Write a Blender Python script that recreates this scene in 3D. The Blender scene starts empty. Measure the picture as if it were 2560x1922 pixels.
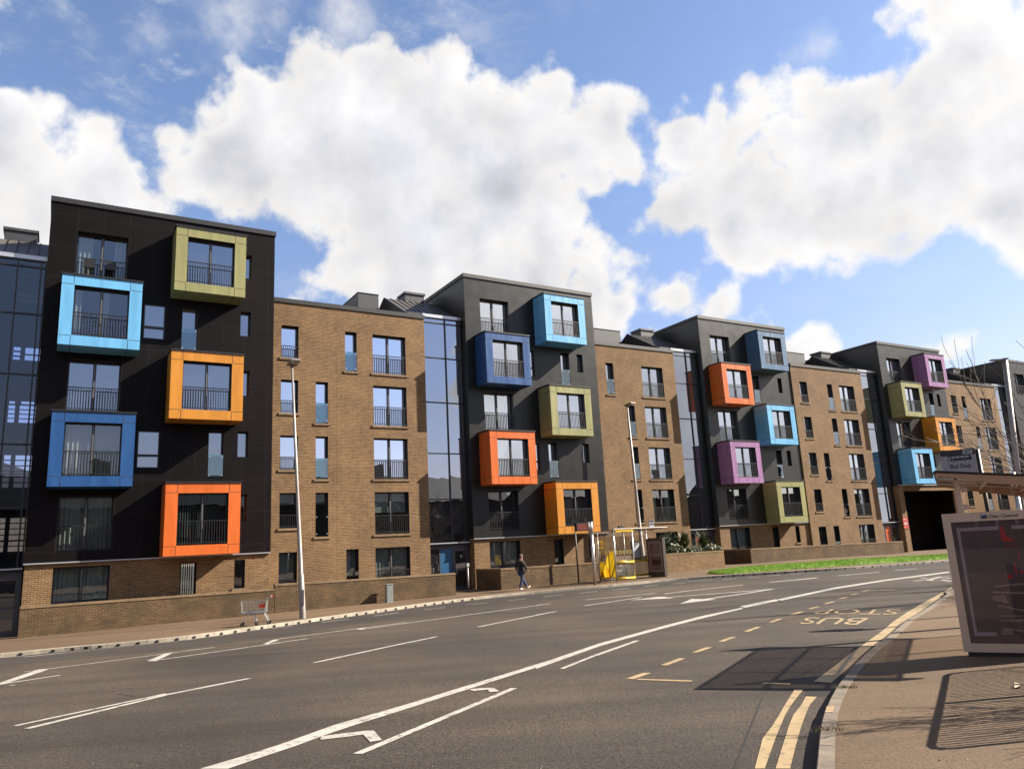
import bpy, bmesh, math, random
from mathutils import Vector, Matrix
random.seed(7)
C=bpy.context.scene.collection
# ------------------------------------------------------------------ camera model and ground

F_PX=1902.391; PITCH=math.radians(11.985187); ROLL=math.radians(-3.008867)
def _v(a,b,c): return (a,b,c)
_cp,_sp,_cr,_sr=math.cos(PITCH),math.sin(PITCH),math.cos(ROLL),math.sin(ROLL)
FW=(0,_cp,_sp)
RT=(_cr,-_sr*_sp,_sr*_cp)
UP=(-_sr,-_cr*_sp,_cr*_cp)
TW=[(-19.62122854,30.61623461,31.30514802,-2.17501716),(-2.57867595,43.37500993,31.61844728,-1.95219807),(14.25083138,55.31467718,30.93357527,-1.81867078),(32.57790008,65.83708624,31.00477726,-1.96726975)]
def frame(t):
    X,Y,h,Z=TW[t]; h=math.radians(h); return (X,Y,Z),(math.cos(h),math.sin(h)),(math.sin(h),-math.cos(h))
_o=frame(3); TW.append((_o[0][0]+21.1*_o[1][0]+.2*_o[2][0],_o[0][1]+21.1*_o[1][1]+.2*_o[2][1],31.1,-1.967))
def ud(x,y,t=0):
    O,U,N=frame(t); return (x-O[0])*U[0]+(y-O[1])*U[1],(x-O[0])*N[0]+(y-O[1])*N[1]
def xy(u,d,t=0):
    O,U,N=frame(t); return O[0]+U[0]*u+N[0]*d,O[1]+U[1]*u+N[1]*d
GP=[(-60,-2.6),(-15,-2.5),(0,-2.42),(18,-2.24),(27,-2.10),(36,-1.97),(45,-1.95),(51,-2.02),(60,-2.13),(66,-2.19),(140,-2.2)]
def gline(u):
    if u<=GP[0][0]: return GP[0][1]
    for (a,za),(b,zb) in zip(GP,GP[1:]):
        if u<=b:
            s=(u-a)/(b-a); return za+(zb-za)*s
    return GP[-1][1]
def gsm(u): return (gline(u-4)+2*gline(u-2)+2*gline(u)+2*gline(u+2)+gline(u+4))/8
def zpav(x,y):
    u,d=ud(x,y); s=min(max((d-1)/30,-.3),1.0); g=gsm(u); return g+(-1.89-g)*s
def zroad(x,y): return zpav(x,y)-.11
def ray(px,py):
    a=(px-1280)/F_PX; b=(961-py)/F_PX
    return tuple(FW[i]+RT[i]*a+UP[i]*b for i in range(3))
def gp(px,py,h=0.0):
    "ground point under a photograph pixel, h above the carriageway"
    r=ray(px,py); z=-2.1
    for _ in range(60):
        k=z/r[2]; z=.5*z+.5*(zroad(r[0]*k,r[1]*k)+h)
    k=z/r[2]; return (r[0]*k,r[1]*k,z)
def pj(P):
    d=sum(P[i]*FW[i] for i in range(3)); return 1280+F_PX*sum(P[i]*RT[i] for i in range(3))/d,961-F_PX*sum(P[i]*UP[i] for i in range(3))/d
def on_front(t,px,py,d):
    O,U,N=frame(t); r=ray(px,py); k=((O[0]+N[0]*d)*N[0]+(O[1]+N[1]*d)*N[1])/(r[0]*N[0]+r[1]*N[1])
    x,y,z=r[0]*k,r[1]*k,r[2]*k; return ud(x,y,t)[0],z-O[2]
def at_depth(px,py,dep):
    r=ray(px,py); return (r[0]*dep,r[1]*dep,r[2]*dep)
SUN_AZ=math.radians(8.7); SUN_EL=math.radians(34.3)
# ------------------------------------------------------------------ objects
def tag(o,label=None,cat=None,group=None,kind=None):
    if label: o['label']=label
    if cat: o['category']=cat
    if group: o['group']=group
    if kind: o['kind']=kind
    return o
def empty(name,loc,rz=0,label=None,cat=None,group=None):
    o=bpy.data.objects.new(name,None); C.objects.link(o); o.location=loc; o.rotation_euler=(0,0,rz); o.empty_display_size=.2
    return tag(o,label,cat,group)
class MB:
    def __init__(s): s.v=[]; s.f=[]; s.m=[]
    def quad(s,a,b,c,d,m=0):
        i=len(s.v); s.v+=[a,b,c,d]; s.f.append((i,i+1,i+2,i+3)); s.m.append(m)
    def poly(s,pts,m=0):
        i=len(s.v); s.v+=list(pts); s.f.append(tuple(range(i,i+len(pts)))); s.m.append(m)
    def box(s,x0,x1,y0,y1,z0,z1,m=0,skip=''):
        i=len(s.v)
        s.v+=[(x0,y0,z0),(x1,y0,z0),(x1,y1,z0),(x0,y1,z0),(x0,y0,z1),(x1,y0,z1),(x1,y1,z1),(x0,y1,z1)]
        for k,f in (('f',(0,1,5,4)),('r',(1,2,6,5)),('b',(2,3,7,6)),('l',(3,0,4,7)),('t',(4,5,6,7)),('d',(3,2,1,0))):
            if k not in skip: s.f.append(tuple(i+j for j in f)); s.m.append(m)
    def tube(s,pts,rad,n=8,m=0,cap=True):
        pts=[Vector(p) for p in pts]; L=len(pts)
        rads=rad if isinstance(rad,(list,tuple)) else [rad]*L
        base=len(s.v); up=None
        for k,p in enumerate(pts):
            t=(pts[min(k+1,L-1)]-pts[max(k-1,0)]).normalized()
            if up is None:
                up=Vector((0,0,1)) if abs(t.z)<.9 else Vector((1,0,0))
            a=t.cross(up).normalized(); b=a.cross(t).normalized(); up=b
            for j in range(n):
                an=2*math.pi*j/n; s.v.append(tuple(p+(a*math.cos(an)+b*math.sin(an))*rads[k]))
        for k in range(L-1):
            for j in range(n):
                j2=(j+1)%n; s.f.append((base+k*n+j,base+(k+1)*n+j,base+(k+1)*n+j2,base+k*n+j2)); s.m.append(m)
        if cap:
            s.f.append(tuple(base+j for j in range(n))); s.m.append(m)
            s.f.append(tuple(base+(L-1)*n+j for j in reversed(range(n)))); s.m.append(m)
    def prism(s,outline,y0,y1,m=0):
        "outline in (x,z) counter-clockwise seen from -y, extruded along y"
        n=len(outline); i=len(s.v)
        s.v+=[(x,y0,z) for x,z in outline]+[(x,y1,z) for x,z in outline]
        s.f.append(tuple(range(i,i+n))); s.m.append(m)
        s.f.append(tuple(i+n+j for j in reversed(range(n)))); s.m.append(m)
        for j in range(n):
            k=(j+1)%n; s.f.append((i+k,i+j,i+n+j,i+n+k)); s.m.append(m)
    def build(s,name,mats,parent=None,smooth=False):
        me=bpy.data.meshes.new(name); me.from_pydata(s.v,[],s.f)
        if not isinstance(mats,(list,tuple)): mats=[mats]
        for mt in mats: me.materials.append(mt)
        if len(mats)>1: me.polygons.foreach_set('material_index',s.m)
        if smooth: me.polygons.foreach_set('use_smooth',[True]*len(s.f))
        me.update()
        o=bpy.data.objects.new(name,me); C.objects.link(o)
        if parent: o.parent=parent
        return o
def sheet(mb,x0,x1,z0,z1,holes,y,dep,m=0,mr=1):
    hs=[h for h in holes if h[1]>x0 and h[0]<x1 and h[3]>z0 and h[2]<z1]
    xs=sorted({x0,x1}|{min(max(v,x0),x1) for h in hs for v in h[:2]}); zs=sorted({z0,z1}|{min(max(v,z0),z1) for h in hs for v in h[2:4]})
    for a,b in zip(xs,xs[1:]):
        run=None
        for c,d in zip(zs,zs[1:]):
            mx,mz=(a+b)/2,(c+d)/2
            inside=any(h[0]<mx<h[1] and h[2]<mz<h[3] for h in hs)
            if inside:
                if run: mb.quad((a,y,run[0]),(b,y,run[0]),(b,y,run[1]),(a,y,run[1]),m); run=None
            else: run=(run[0],d) if run else (c,d)
        if run: mb.quad((a,y,run[0]),(b,y,run[0]),(b,y,run[1]),(a,y,run[1]),m)
    for h in hs:
        a,b,c,d=h[:4]; c=max(c,z0); d=min(d,z1); Y=y+dep
        mb.quad((a,y,c),(a,y,d),(a,Y,d),(a,Y,c),mr); mb.quad((b,y,d),(b,y,c),(b,Y,c),(b,Y,d),mr)
        if d<z1: mb.quad((a,y,d),(b,y,d),(b,Y,d),(a,Y,d),mr)
        if c>z0: mb.quad((b,y,c),(a,y,c),(a,Y,c),(b,Y,c),mr)
def text_geo(body,size=1.0,align='CENTER',bold=0.0):
    cu=bpy.data.curves.new('t','FONT'); cu.body=body; cu.size=size; cu.align_x=align; cu.align_y='BOTTOM_BASELINE'; cu.offset=bold; cu.resolution_u=3
    ob=bpy.data.objects.new('t',cu); C.objects.link(ob)
    dg=bpy.context.evaluated_depsgraph_get(); dg.update()
    me=bpy.data.meshes.new_from_object(ob.evaluated_get(dg))
    vs=[tuple(v.co) for v in me.vertices]; fs=[tuple(p.vertices) for p in me.polygons]
    bpy.data.objects.remove(ob); bpy.data.curves.remove(cu); bpy.data.meshes.remove(me)
    return vs,fs
def add_text(mb,body,fn,size=1.0,align='CENTER',m=0,bold=0.0):
    vs,fs=text_geo(body,size,align,bold); i=len(mb.v)
    mb.v+=[fn(x,y) for x,y,_ in vs]
    for f in fs: mb.f.append(tuple(i+j for j in f)); mb.m.append(m)
# ------------------------------------------------------------------ materials
KALB=.55
def kc(c): return tuple(v*KALB for v in c)
def newmat(name):
    m=bpy.data.materials.new(name); m.use_nodes=True; nt=m.node_tree; nt.nodes.clear()
    out=nt.nodes.new('ShaderNodeOutputMaterial'); return m,nt,out
def N(nt,t,**k):
    n=nt.nodes.new(t)
    for a,b in k.items():
        if a.startswith('_'): setattr(n,a[1:],b)
        else: n.inputs[a.replace('__',' ')].default_value=b
    return n
def pm(name,col,rough=.6,metal=0,spec=.5,var=0.0,vscale=3.0,bump=0.0,bscale=40.0,coat=0.0,rvar=0.0,trans=0.0,streak=0.0):
    if metal<.5: col=kc(col)
    m,nt,out=newmat(name); L=nt.links.new
    b=N(nt,'ShaderNodeBsdfPrincipled'); b.inputs['Base Color'].default_value=(*col,1); b.inputs['Roughness'].default_value=rough; b.inputs['Metallic'].default_value=metal
    b.inputs['Specular IOR Level'].default_value=spec; b.inputs['Coat Weight'].default_value=coat
    if trans:
        tr=N(nt,'ShaderNodeBsdfTranslucent'); tr.inputs[0].default_value=(*col,1); ms=N(nt,'ShaderNodeMixShader'); ms.inputs[0].default_value=trans; L(b.outputs[0],ms.inputs[1]); L(tr.outputs[0],ms.inputs[2]); L(ms.outputs[0],out.inputs[0])
    else: L(b.outputs[0],out.inputs[0])
    if var or bump or rvar:
        tc=N(nt,'ShaderNodeTexCoord')
    if var or rvar:
        no=N(nt,'ShaderNodeTexNoise',Scale=vscale,Detail=6.0,Roughness=.6); L(tc.outputs['Object'],no.inputs['Vector'])
        if var:
            mx=N(nt,'ShaderNodeMix',_data_type='RGBA'); mr=N(nt,'ShaderNodeMapRange'); mr.inputs[1].default_value=.3; mr.inputs[2].default_value=.7
            L(no.outputs[0],mr.inputs[0]); L(mr.outputs[0],mx.inputs[0])
            if streak:
                mpp=N(nt,'ShaderNodeMapping'); mpp.inputs['Scale'].default_value=(streak,streak,.12*streak); L(tc.outputs['Object'],mpp.inputs[0]); L(mpp.outputs[0],no.inputs['Vector'])
            mx.inputs[6].default_value=(*[c*(1-var) for c in col],1); mx.inputs[7].default_value=(*[min(1,c*(1+var)) for c in col],1); L(mx.outputs[2],b.inputs['Base Color'])
        if rvar:
            m2=N(nt,'ShaderNodeMapRange'); m2.inputs[1].default_value=.3; m2.inputs[2].default_value=.7; m2.inputs[3].default_value=max(0,rough-rvar); m2.inputs[4].default_value=rough+rvar
            L(no.outputs[0],m2.inputs[0]); L(m2.outputs[0],b.inputs['Roughness'])
    if bump:
        n2=N(nt,'ShaderNodeTexNoise',Scale=bscale,Detail=4.0); L(tc.outputs['Object'],n2.inputs['Vector'])
        bp=N(nt,'ShaderNodeBump',Strength=bump,Distance=.02); L(n2.outputs[0],bp.inputs['Height']); L(bp.outputs[0],b.inputs['Normal'])
    return m
def brickmat(name,c1,c2,mortar,stain=0.0,bw=.225,rh=.075):
    c1,c2,mortar=kc(c1),kc(c2),kc(mortar)
    m,nt,out=newmat(name); L=nt.links.new
    tc=N(nt,'ShaderNodeTexCoord'); sp=N(nt,'ShaderNodeSeparateXYZ'); L(tc.outputs['Object'],sp.inputs[0])
    ad=N(nt,'ShaderNodeMath',_operation='ADD'); L(sp.outputs[0],ad.inputs[0]); L(sp.outputs[1],ad.inputs[1])
    cb=N(nt,'ShaderNodeCombineXYZ'); L(ad.outputs[0],cb.inputs[0]); L(sp.outputs[2],cb.inputs[1])
    br=N(nt,'ShaderNodeTexBrick'); L(cb.outputs[0],br.inputs['Vector'])
    br.inputs['Scale'].default_value=1; br.inputs['Mortar Size'].default_value=.011; br.inputs['Mortar Smooth'].default_value=.2; br.inputs['Bias'].default_value=-.1
    br.inputs['Brick Width'].default_value=bw; br.inputs['Row Height'].default_value=rh
    br.inputs['Color1'].default_value=(*c1,1); br.inputs['Color2'].default_value=(*c2,1); br.inputs['Mortar'].default_value=(*mortar,1)
    no=N(nt,'ShaderNodeTexNoise',Scale=.7,Detail=7.0,Roughness=.65); L(tc.outputs['Object'],no.inputs['Vector'])
    mr=N(nt,'ShaderNodeMapRange'); mr.inputs[1].default_value=.3; mr.inputs[2].default_value=.7; mr.inputs[3].default_value=.74; mr.inputs[4].default_value=1.2; L(no.outputs[0],mr.inputs[0])
    mul=N(nt,'ShaderNodeMix',_data_type='RGBA',_blend_type='MULTIPLY'); mul.inputs[0].default_value=1; L(br.outputs[0],mul.inputs[6]); L(mr.outputs[0],mul.inputs[7])
    last=mul.outputs[2]
    n3=N(nt,'ShaderNodeTexNoise',Scale=9.0,Detail=3.0); mp=N(nt,'ShaderNodeMapping'); mp.inputs['Scale'].default_value=(.35,.35,1.3); L(tc.outputs['Object'],mp.inputs[0]); L(mp.outputs[0],n3.inputs['Vector'])
    m3=N(nt,'ShaderNodeMapRange'); m3.inputs[1].default_value=.35; m3.inputs[2].default_value=.65; m3.inputs[3].default_value=.85; m3.inputs[4].default_value=1.12; L(n3.outputs[0],m3.inputs[0])
    mu2=N(nt,'ShaderNodeMix',_data_type='RGBA',_blend_type='MULTIPLY'); mu2.inputs[0].default_value=1; L(last,mu2.inputs[6]); L(m3.outputs[0],mu2.inputs[7]); last=mu2.outputs[2]
    if stain:
        n2=N(nt,'ShaderNodeTexNoise',Scale=1.1,Detail=9.0,Roughness=.7); mp2=N(nt,'ShaderNodeMapping'); mp2.inputs['Scale'].default_value=(1,1,1.6); L(tc.outputs['Object'],mp2.inputs[0]); L(mp2.outputs[0],n2.inputs['Vector'])
        r2=N(nt,'ShaderNodeMapRange'); r2.inputs[1].default_value=.40; r2.inputs[2].default_value=.60; r2.inputs[4].default_value=stain; L(n2.outputs[0],r2.inputs[0])
        mx=N(nt,'ShaderNodeMix',_data_type='RGBA'); L(r2.outputs[0],mx.inputs[0]); L(last,mx.inputs[6]); mx.inputs[7].default_value=(.05,.035,.02,1); last=mx.outputs[2]
    b=N(nt,'ShaderNodeBsdfPrincipled'); b.inputs['Roughness'].default_value=.85; b.inputs['Specular IOR Level'].default_value=.25; L(last,b.inputs['Base Color'])
    bp=N(nt,'ShaderNodeBump',Strength=.5,Distance=.008); bp.invert=True; L(br.outputs['Fac'],bp.inputs['Height']); L(bp.outputs[0],b.inputs['Normal'])
    L(b.outputs[0],out.inputs[0]); return m
def panelmat(name,col,joint,pw,ph,rough=.4,spec=.5,var=.12):
    "flat facade panels with thin open joints"
    col,joint=kc(col),kc(joint)
    m,nt,out=newmat(name); L=nt.links.new
    tc=N(nt,'ShaderNodeTexCoord'); sp=N(nt,'ShaderNodeSeparateXYZ'); L(tc.outputs['Object'],sp.inputs[0])
    ad=N(nt,'ShaderNodeMath',_operation='ADD'); L(sp.outputs[0],ad.inputs[0]); L(sp.outputs[1],ad.inputs[1])
    cb=N(nt,'ShaderNodeCombineXYZ'); L(ad.outputs[0],cb.inputs[0]); L(sp.outputs[2],cb.inputs[1])
    br=N(nt,'ShaderNodeTexBrick'); br.offset=0.0; L(cb.outputs[0],br.inputs['Vector'])
    br.inputs['Scale'].default_value=1; br.inputs['Mortar Size'].default_value=.02; br.inputs['Mortar Smooth'].default_value=.1; br.inputs['Bias'].default_value=0
    br.inputs['Brick Width'].default_value=pw; br.inputs['Row Height'].default_value=ph
    br.inputs['Color1'].default_value=(*[c*(1-var) for c in col],1); br.inputs['Color2'].default_value=(*[c*(1+var) for c in col],1); br.inputs['Mortar'].default_value=(*joint,1)
    b=N(nt,'ShaderNodeBsdfPrincipled'); b.inputs['Roughness'].default_value=rough; b.inputs['Specular IOR Level'].default_value=spec
    ns=N(nt,'ShaderNodeTexNoise',Scale=1.0,Detail=7.0,Roughness=.7); mp_=N(nt,'ShaderNodeMapping'); mp_.inputs['Scale'].default_value=(4,4,.35); L(tc.outputs['Object'],mp_.inputs[0]); L(mp_.outputs[0],ns.inputs['Vector'])
    rs=N(nt,'ShaderNodeMapRange'); rs.inputs[1].default_value=.3; rs.inputs[2].default_value=.72; rs.inputs[3].default_value=.88; rs.inputs[4].default_value=1.16; L(ns.outputs[0],rs.inputs[0])
    mm=N(nt,'ShaderNodeMix',_data_type='RGBA',_blend_type='MULTIPLY'); mm.inputs[0].default_value=1; L(br.outputs[0],mm.inputs[6]); L(rs.outputs[0],mm.inputs[7]); L(mm.outputs[2],b.inputs['Base Color'])
    no=N(nt,'ShaderNodeTexNoise',Scale=1.3,Detail=6.0); L(tc.outputs['Object'],no.inputs['Vector'])
    mr=N(nt,'ShaderNodeMapRange'); mr.inputs[1].default_value=.3; mr.inputs[2].default_value=.7; mr.inputs[3].default_value=rough-.02; mr.inputs[4].default_value=rough+.03; L(no.outputs[0],mr.inputs[0]); L(mr.outputs[0],b.inputs['Roughness'])
    L(b.outputs[0],out.inputs[0]); return m
def glassmat(name,lo,hi,dark=(.012,.012,.014),see=0.0,tint=(.8,.85,.85),wav=.004):
    "window glass: mirror layer over a dark room, or over clear glass when see is set"
    m,nt,out=newmat(name); L=nt.links.new
    lw=N(nt,'ShaderNodeLayerWeight',Blend=.35); mr=N(nt,'ShaderNodeMapRange'); mr.inputs[3].default_value=lo; mr.inputs[4].default_value=hi
    L(lw.outputs['Facing'],mr.inputs[0])
    gl=N(nt,'ShaderNodeBsdfGlossy',Roughness=.0); gl.inputs[0].default_value=(.90,.94,1,1)
    tc=N(nt,'ShaderNodeTexCoord'); no=N(nt,'ShaderNodeTexNoise',Scale=1.6,Detail=1.0); L(tc.outputs['Object'],no.inputs['Vector'])
    bp=N(nt,'ShaderNodeBump',Strength=.06,Distance=wav*4); L(no.outputs[0],bp.inputs['Height']); L(bp.outputs[0],gl.inputs['Normal'])
    if see: under=N(nt,'ShaderNodeBsdfTransparent'); under.inputs[0].default_value=(*[t*see for t in tint],1)
    else: under=N(nt,'ShaderNodeBsdfDiffuse'); under.inputs[0].default_value=(*dark,1)
    mx=N(nt,'ShaderNodeMixShader'); L(mr.outputs[0],mx.inputs[0]); L(under.outputs[0],mx.inputs[1]); L(gl.outputs[0],mx.inputs[2]); L(mx.outputs[0],out.inputs[0])
    return m
def asphalt(name,c,warm,patch=.25,speck=.5):
    c,warm=kc(c),kc(warm)
    m,nt,out=newmat(name); L=nt.links.new
    tc=N(nt,'ShaderNodeTexCoord')
    n1=N(nt,'ShaderNodeTexNoise',Scale=.16,Detail=6.0,Roughness=.6); L(tc.outputs['Object'],n1.inputs['Vector'])
    rot=N(nt,'ShaderNodeMapping'); rot.inputs['Rotation'].default_value=(0,0,math.radians(-52)); rot.inputs['Scale'].default_value=(.05,1.1,1); L(tc.outputs['Object'],rot.inputs[0])
    n2=N(nt,'ShaderNodeTexNoise',Scale=.9,Detail=5.0,Roughness=.65); L(rot.outputs[0],n2.inputs['Vector'])
    n3=N(nt,'ShaderNodeTexNoise',Scale=34.0,Detail=4.0,Roughness=.85); L(tc.outputs['Object'],n3.inputs['Vector'])
    n4=N(nt,'ShaderNodeTexVoronoi',Scale=26.0); L(tc.outputs['Object'],n4.inputs['Vector'])
    def rng(o,a,b,c_,d): 
        r=N(nt,'ShaderNodeMapRange'); r.inputs[1].default_value=a; r.inputs[2].default_value=b; r.inputs[3].default_value=c_; r.inputs[4].default_value=d; L(o,r.inputs[0]); return r.outputs[0]
    def mul(a,b): 
        q=N(nt,'ShaderNodeMath',_operation='MULTIPLY'); L(a,q.inputs[0]); L(b,q.inputs[1]); return q.outputs[0]
    f=mul(mul(rng(n1.outputs[0],.3,.7,1-patch,1+patch),rng(n2.outputs[0],.3,.7,1-patch*.8,1+patch*.8)),mul(rng(n3.outputs[0],.38,.62,1-speck,1+speck),rng(n4.outputs[0],0,.6,1+speck*.35,1-speck*.3)))
    mx=N(nt,'ShaderNodeMix',_data_type='RGBA'); L(rng(n1.outputs[0],.4,.62,0,1),mx.inputs[0]); mx.inputs[6].default_value=(*c,1); mx.inputs[7].default_value=(*warm,1)
    mm=N(nt,'ShaderNodeMix',_data_type='RGBA',_blend_type='MULTIPLY'); mm.inputs[0].default_value=1; L(mx.outputs[2],mm.inputs[6]); L(f,mm.inputs[7])
    b=N(nt,'ShaderNodeBsdfPrincipled'); b.inputs['Roughness'].default_value=.85; b.inputs['Specular IOR Level'].default_value=.3; L(mm.outputs[2],b.inputs['Base Color'])
    bp=N(nt,'ShaderNodeBump',Strength=.7,Distance=.015); L(n3.outputs[0],bp.inputs['Height']); L(bp.outputs[0],b.inputs['Normal'])
    L(b.outputs[0],out.inputs[0]); return m
def paintmat(name,c,wear=.5):
    "road paint worn through to the asphalt in places"
    c=kc(c)
    m,nt,out=newmat(name); L=nt.links.new
    tc=N(nt,'ShaderNodeTexCoord'); no=N(nt,'ShaderNodeTexNoise',Scale=9.0,Detail=8.0,Roughness=.75); L(tc.outputs['Object'],no.inputs['Vector'])
    mr=N(nt,'ShaderNodeMapRange'); mr.inputs[1].default_value=.53; mr.inputs[2].default_value=.61; mr.inputs[4].default_value=wear; L(no.outputs[0],mr.inputs[0])
    n2=N(nt,'ShaderNodeTexNoise',Scale=2.0,Detail=5.0); L(tc.outputs['Object'],n2.inputs['Vector'])
    m2=N(nt,'ShaderNodeMapRange'); m2.inputs[1].default_value=.3; m2.inputs[2].default_value=.7; m2.inputs[3].default_value=.8; m2.inputs[4].default_value=1.08; L(n2.outputs[0],m2.inputs[0])
    mu=N(nt,'ShaderNodeMix',_data_type='RGBA',_blend_type='MULTIPLY'); mu.inputs[0].default_value=1; mu.inputs[6].default_value=(*c,1); L(m2.outputs[0],mu.inputs[7])
    mx=N(nt,'ShaderNodeMix',_data_type='RGBA'); L(mr.outputs[0],mx.inputs[0]); L(mu.outputs[2],mx.inputs[6]); mx.inputs[7].default_value=(.085,.07,.056,1)
    b=N(nt,'ShaderNodeBsdfPrincipled'); b.inputs['Roughness'].default_value=.7; L(mx.outputs[2],b.inputs['Base Color']); L(b.outputs[0],out.inputs[0]); return m
SUN_E=5.0; SKY_S=.073; CLOUD_S=.325; EXPO=1.58
M={}
M['clad_dark']=panelmat('black facade panels',(.0085,.0060,.0064),(.016,.013,.013),1.03,1.45,.5,.10)
M['clad_mid']=panelmat('soft black facade panels',(.0105,.0092,.0082),(.002,.002,.002),1.03,1.45,.36,.4)
M['clad_sunlit']=panelmat('sunlit black facade panels',(.019,.0185,.0165),(.004,.004,.004),1.03,1.45,.34,.55)  # paler copy of the black cladding, grazing sunlight put into its colour
M['black']=pm('black metal trim',(.010,.009,.010),.45,var=.2)
M['frame']=pm('anthracite window frame',(.016,.015,.017),.4)
M['mullion']=pm('grey window edge',(.16,.16,.165),.4)
M['zinc']=pm('dark zinc roofing',(.020,.018,.018),.5,var=.25,vscale=1.5)
M['zinc_roof']=pm('lit zinc roof',(.14,.12,.105),.5,var=.2,vscale=1.5)  # same zinc made paler, sunlight on the slope put into its colour
M['zinc_light']=pm('grey roof plant cladding',(.06,.062,.068),.5,var=.2,vscale=1.2)
M['flash']=pm('pale metal flashing',(.45,.46,.48),.35,metal=.6)
M['brick']=brickmat('tan brickwork',(.262,.145,.064),(.168,.082,.034),(.48,.33,.185))
M['brick_garden']=brickmat('weathered garden wall brickwork',(.185,.105,.046),(.125,.066,.028),(.29,.205,.115),stain=.72)
M['sill']=brickmat('brick on edge',(.34,.22,.12),(.26,.155,.08),(.40,.31,.2),bw=.075,rh=.23)
M['glass']=glassmat('mirror window glass',.70,.96)
M['glass_low']=glassmat('faint mirror window glass',.30,.9)
M['glass_dark']=glassmat('weak mirror window glass',.16,.75)  # on low floors the weak mirror imitates dark reflections of buildings opposite
M['glass_see']=glassmat('clear window glass',.14,.7,see=.85)
M['glass_stair']=glassmat('stair tower glass',.34,.9,dark=(.008,.008,.012))
M['glass_stair_see']=glassmat('see-through stair glass',.08,.7,see=.85,tint=(.55,.62,.85))
M['guard']=glassmat('teal glass guard',.16,.6,see=.75,tint=(.5,.78,.75))
M['steel']=pm('brushed steel',(.55,.53,.50),.32,metal=.85,var=.1,vscale=6)
M['curtain']=pm('pale curtain',(.52,.55,.50),.9)
M['blind']=pm('grey green blind',(.40,.45,.42),.85)
M['dim']=pm('dim curtain',(.10,.13,.12),.9)
M['asphalt']=asphalt('worn asphalt',(.088,.067,.051),(.099,.074,.051),speck=.7,patch=.34)
M['asphalt_dark']=asphalt('newer dark asphalt',(.066,.054,.046),(.072,.057,.045),speck=.6)
M['pave']=asphalt('tan bitmac pavement',(.185,.118,.066),(.21,.136,.076),patch=.16,speck=.28)
M['kerb']=pm('concrete kerb',(.46,.39,.30),.85,var=.3,vscale=2.5,bump=.3)
M['kerb_old']=pm('old whin kerb',(.25,.195,.14),.85,var=.3,vscale=5,bump=.3)
M['white']=paintmat('white road paint',(.66,.61,.53),.85)
M['yellow']=paintmat('yellow road paint',(.56,.40,.20),.75)
M['earth']=pm('earth',(.08,.07,.05),.95,var=.3)
M['gate']=pm('dark timber gate and passage shade',(.012,.008,.006),.9,spec=.1)
M['hole']=pm('drain shadow and seam black',(.01,.009,.008),.9)  # shade in drain openings as flat dark colour; also real joints and tar seams
def spline(P,step=.5):
    out=[]; Q=[Vector(p) for p in P]
    for i in range(len(Q)-1):
        a=Q[max(i-1,0)]; b=Q[i]; c=Q[i+1]; d=Q[min(i+2,len(Q)-1)]
        n=max(1,int((c-b).length/step))
        for k in range(n):
            t=k/n; out.append(.5*((2*b)+(c-a)*t+(2*a-5*b+4*c-d)*t*t+(3*b-a-3*c+d)*t**3))
    out.append(Q[-1]); return [(v.x,v.y) for v in out]
def A_(x,y): return (x*.31646,1480+y*.31646)
def B_(x,y): return (680+x*.31646,1480+y*.31646)
def C_(x,y): return (1340+x*.31646,1420+y*.31646)
def D_(x,y): return (1860+x*.31646,1420+y*.31646)
def g2(p,h=0): q=gp(p[0],p[1],h); return (q[0],q[1])
# ------------------------------------------------------------------ road, terrain, pavements, kerbs
mb=MB(); us=[-70+i*2 for i in range(25)]+[-20+i for i in range(91)]+[71+4*i for i in range(18)]; ds=[-3+i for i in range(70)]
for u in us:
    for d in ds:
        x,y=xy(u,d); mb.v.append((x,y,zroad(x,y)))
nd=len(ds)
for i in range(len(us)-1):
    for j in range(nd-1): mb.f.append((i*nd+j,i*nd+j+1,(i+1)*nd+j+1,(i+1)*nd+j)); mb.m.append(0)
tag(mb.build('road',M['asphalt'],smooth=True),kind='structure')
mb=MB(); n=64
for r in (0,150,900):
    pass
ring=[(math.cos(2*math.pi*i/n),math.sin(2*math.pi*i/n)) for i in range(n)]
mb.v.append((20,40,-3.4)); 
for r in (120,900): mb.v+=[(20+c*r,40+s*r,-3.4) for c,s in ring]
for i in range(n):
    j=(i+1)%n; mb.f.append((0,1+i,1+j)); mb.f.append((1+i,1+n+i,1+n+j,1+j)); mb.m+=[0,0]
tag(mb.build('ground',M['earth']),kind='structure')
KL=[(0,1634),(269,1609),(468,1589),(700,1557.5),(880,1532.5),(1118,1500.6),(1313,1480),(1530,1461),(1672,1447),(1796,1438),(1950,1428.5),(2100,1419),(2235,1409),(2369,1399)]
KLw=[xy(-45,9.3),xy(-10,9.2)]+[g2(p,.11) for p in KL]+[xy(52,13.6),xy(75,17.5),xy(110,24)]
KLs=spline(KLw,.5)
KR=[D_(*p) for p in ((568,1586),(600,1280),(632,1140),(680,1030),(730,940),(800,850),(870,765),(1000,643),(1130,546),(1300,402),(1420,330),(1600,205),(1650,172))]
KRw=[g2(p,.11) for p in KR]
a,b=Vector(KRw[0]),Vector(KRw[1]); e=(a-b).normalized()
KRw=[tuple(a+e*14+Vector((.0,0))),tuple(a+e*5)]+KRw+[xy(31,22.2),xy(40,23),xy(52,24.8),xy(100,34)]
KRs=spline(KRw,.4)
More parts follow.
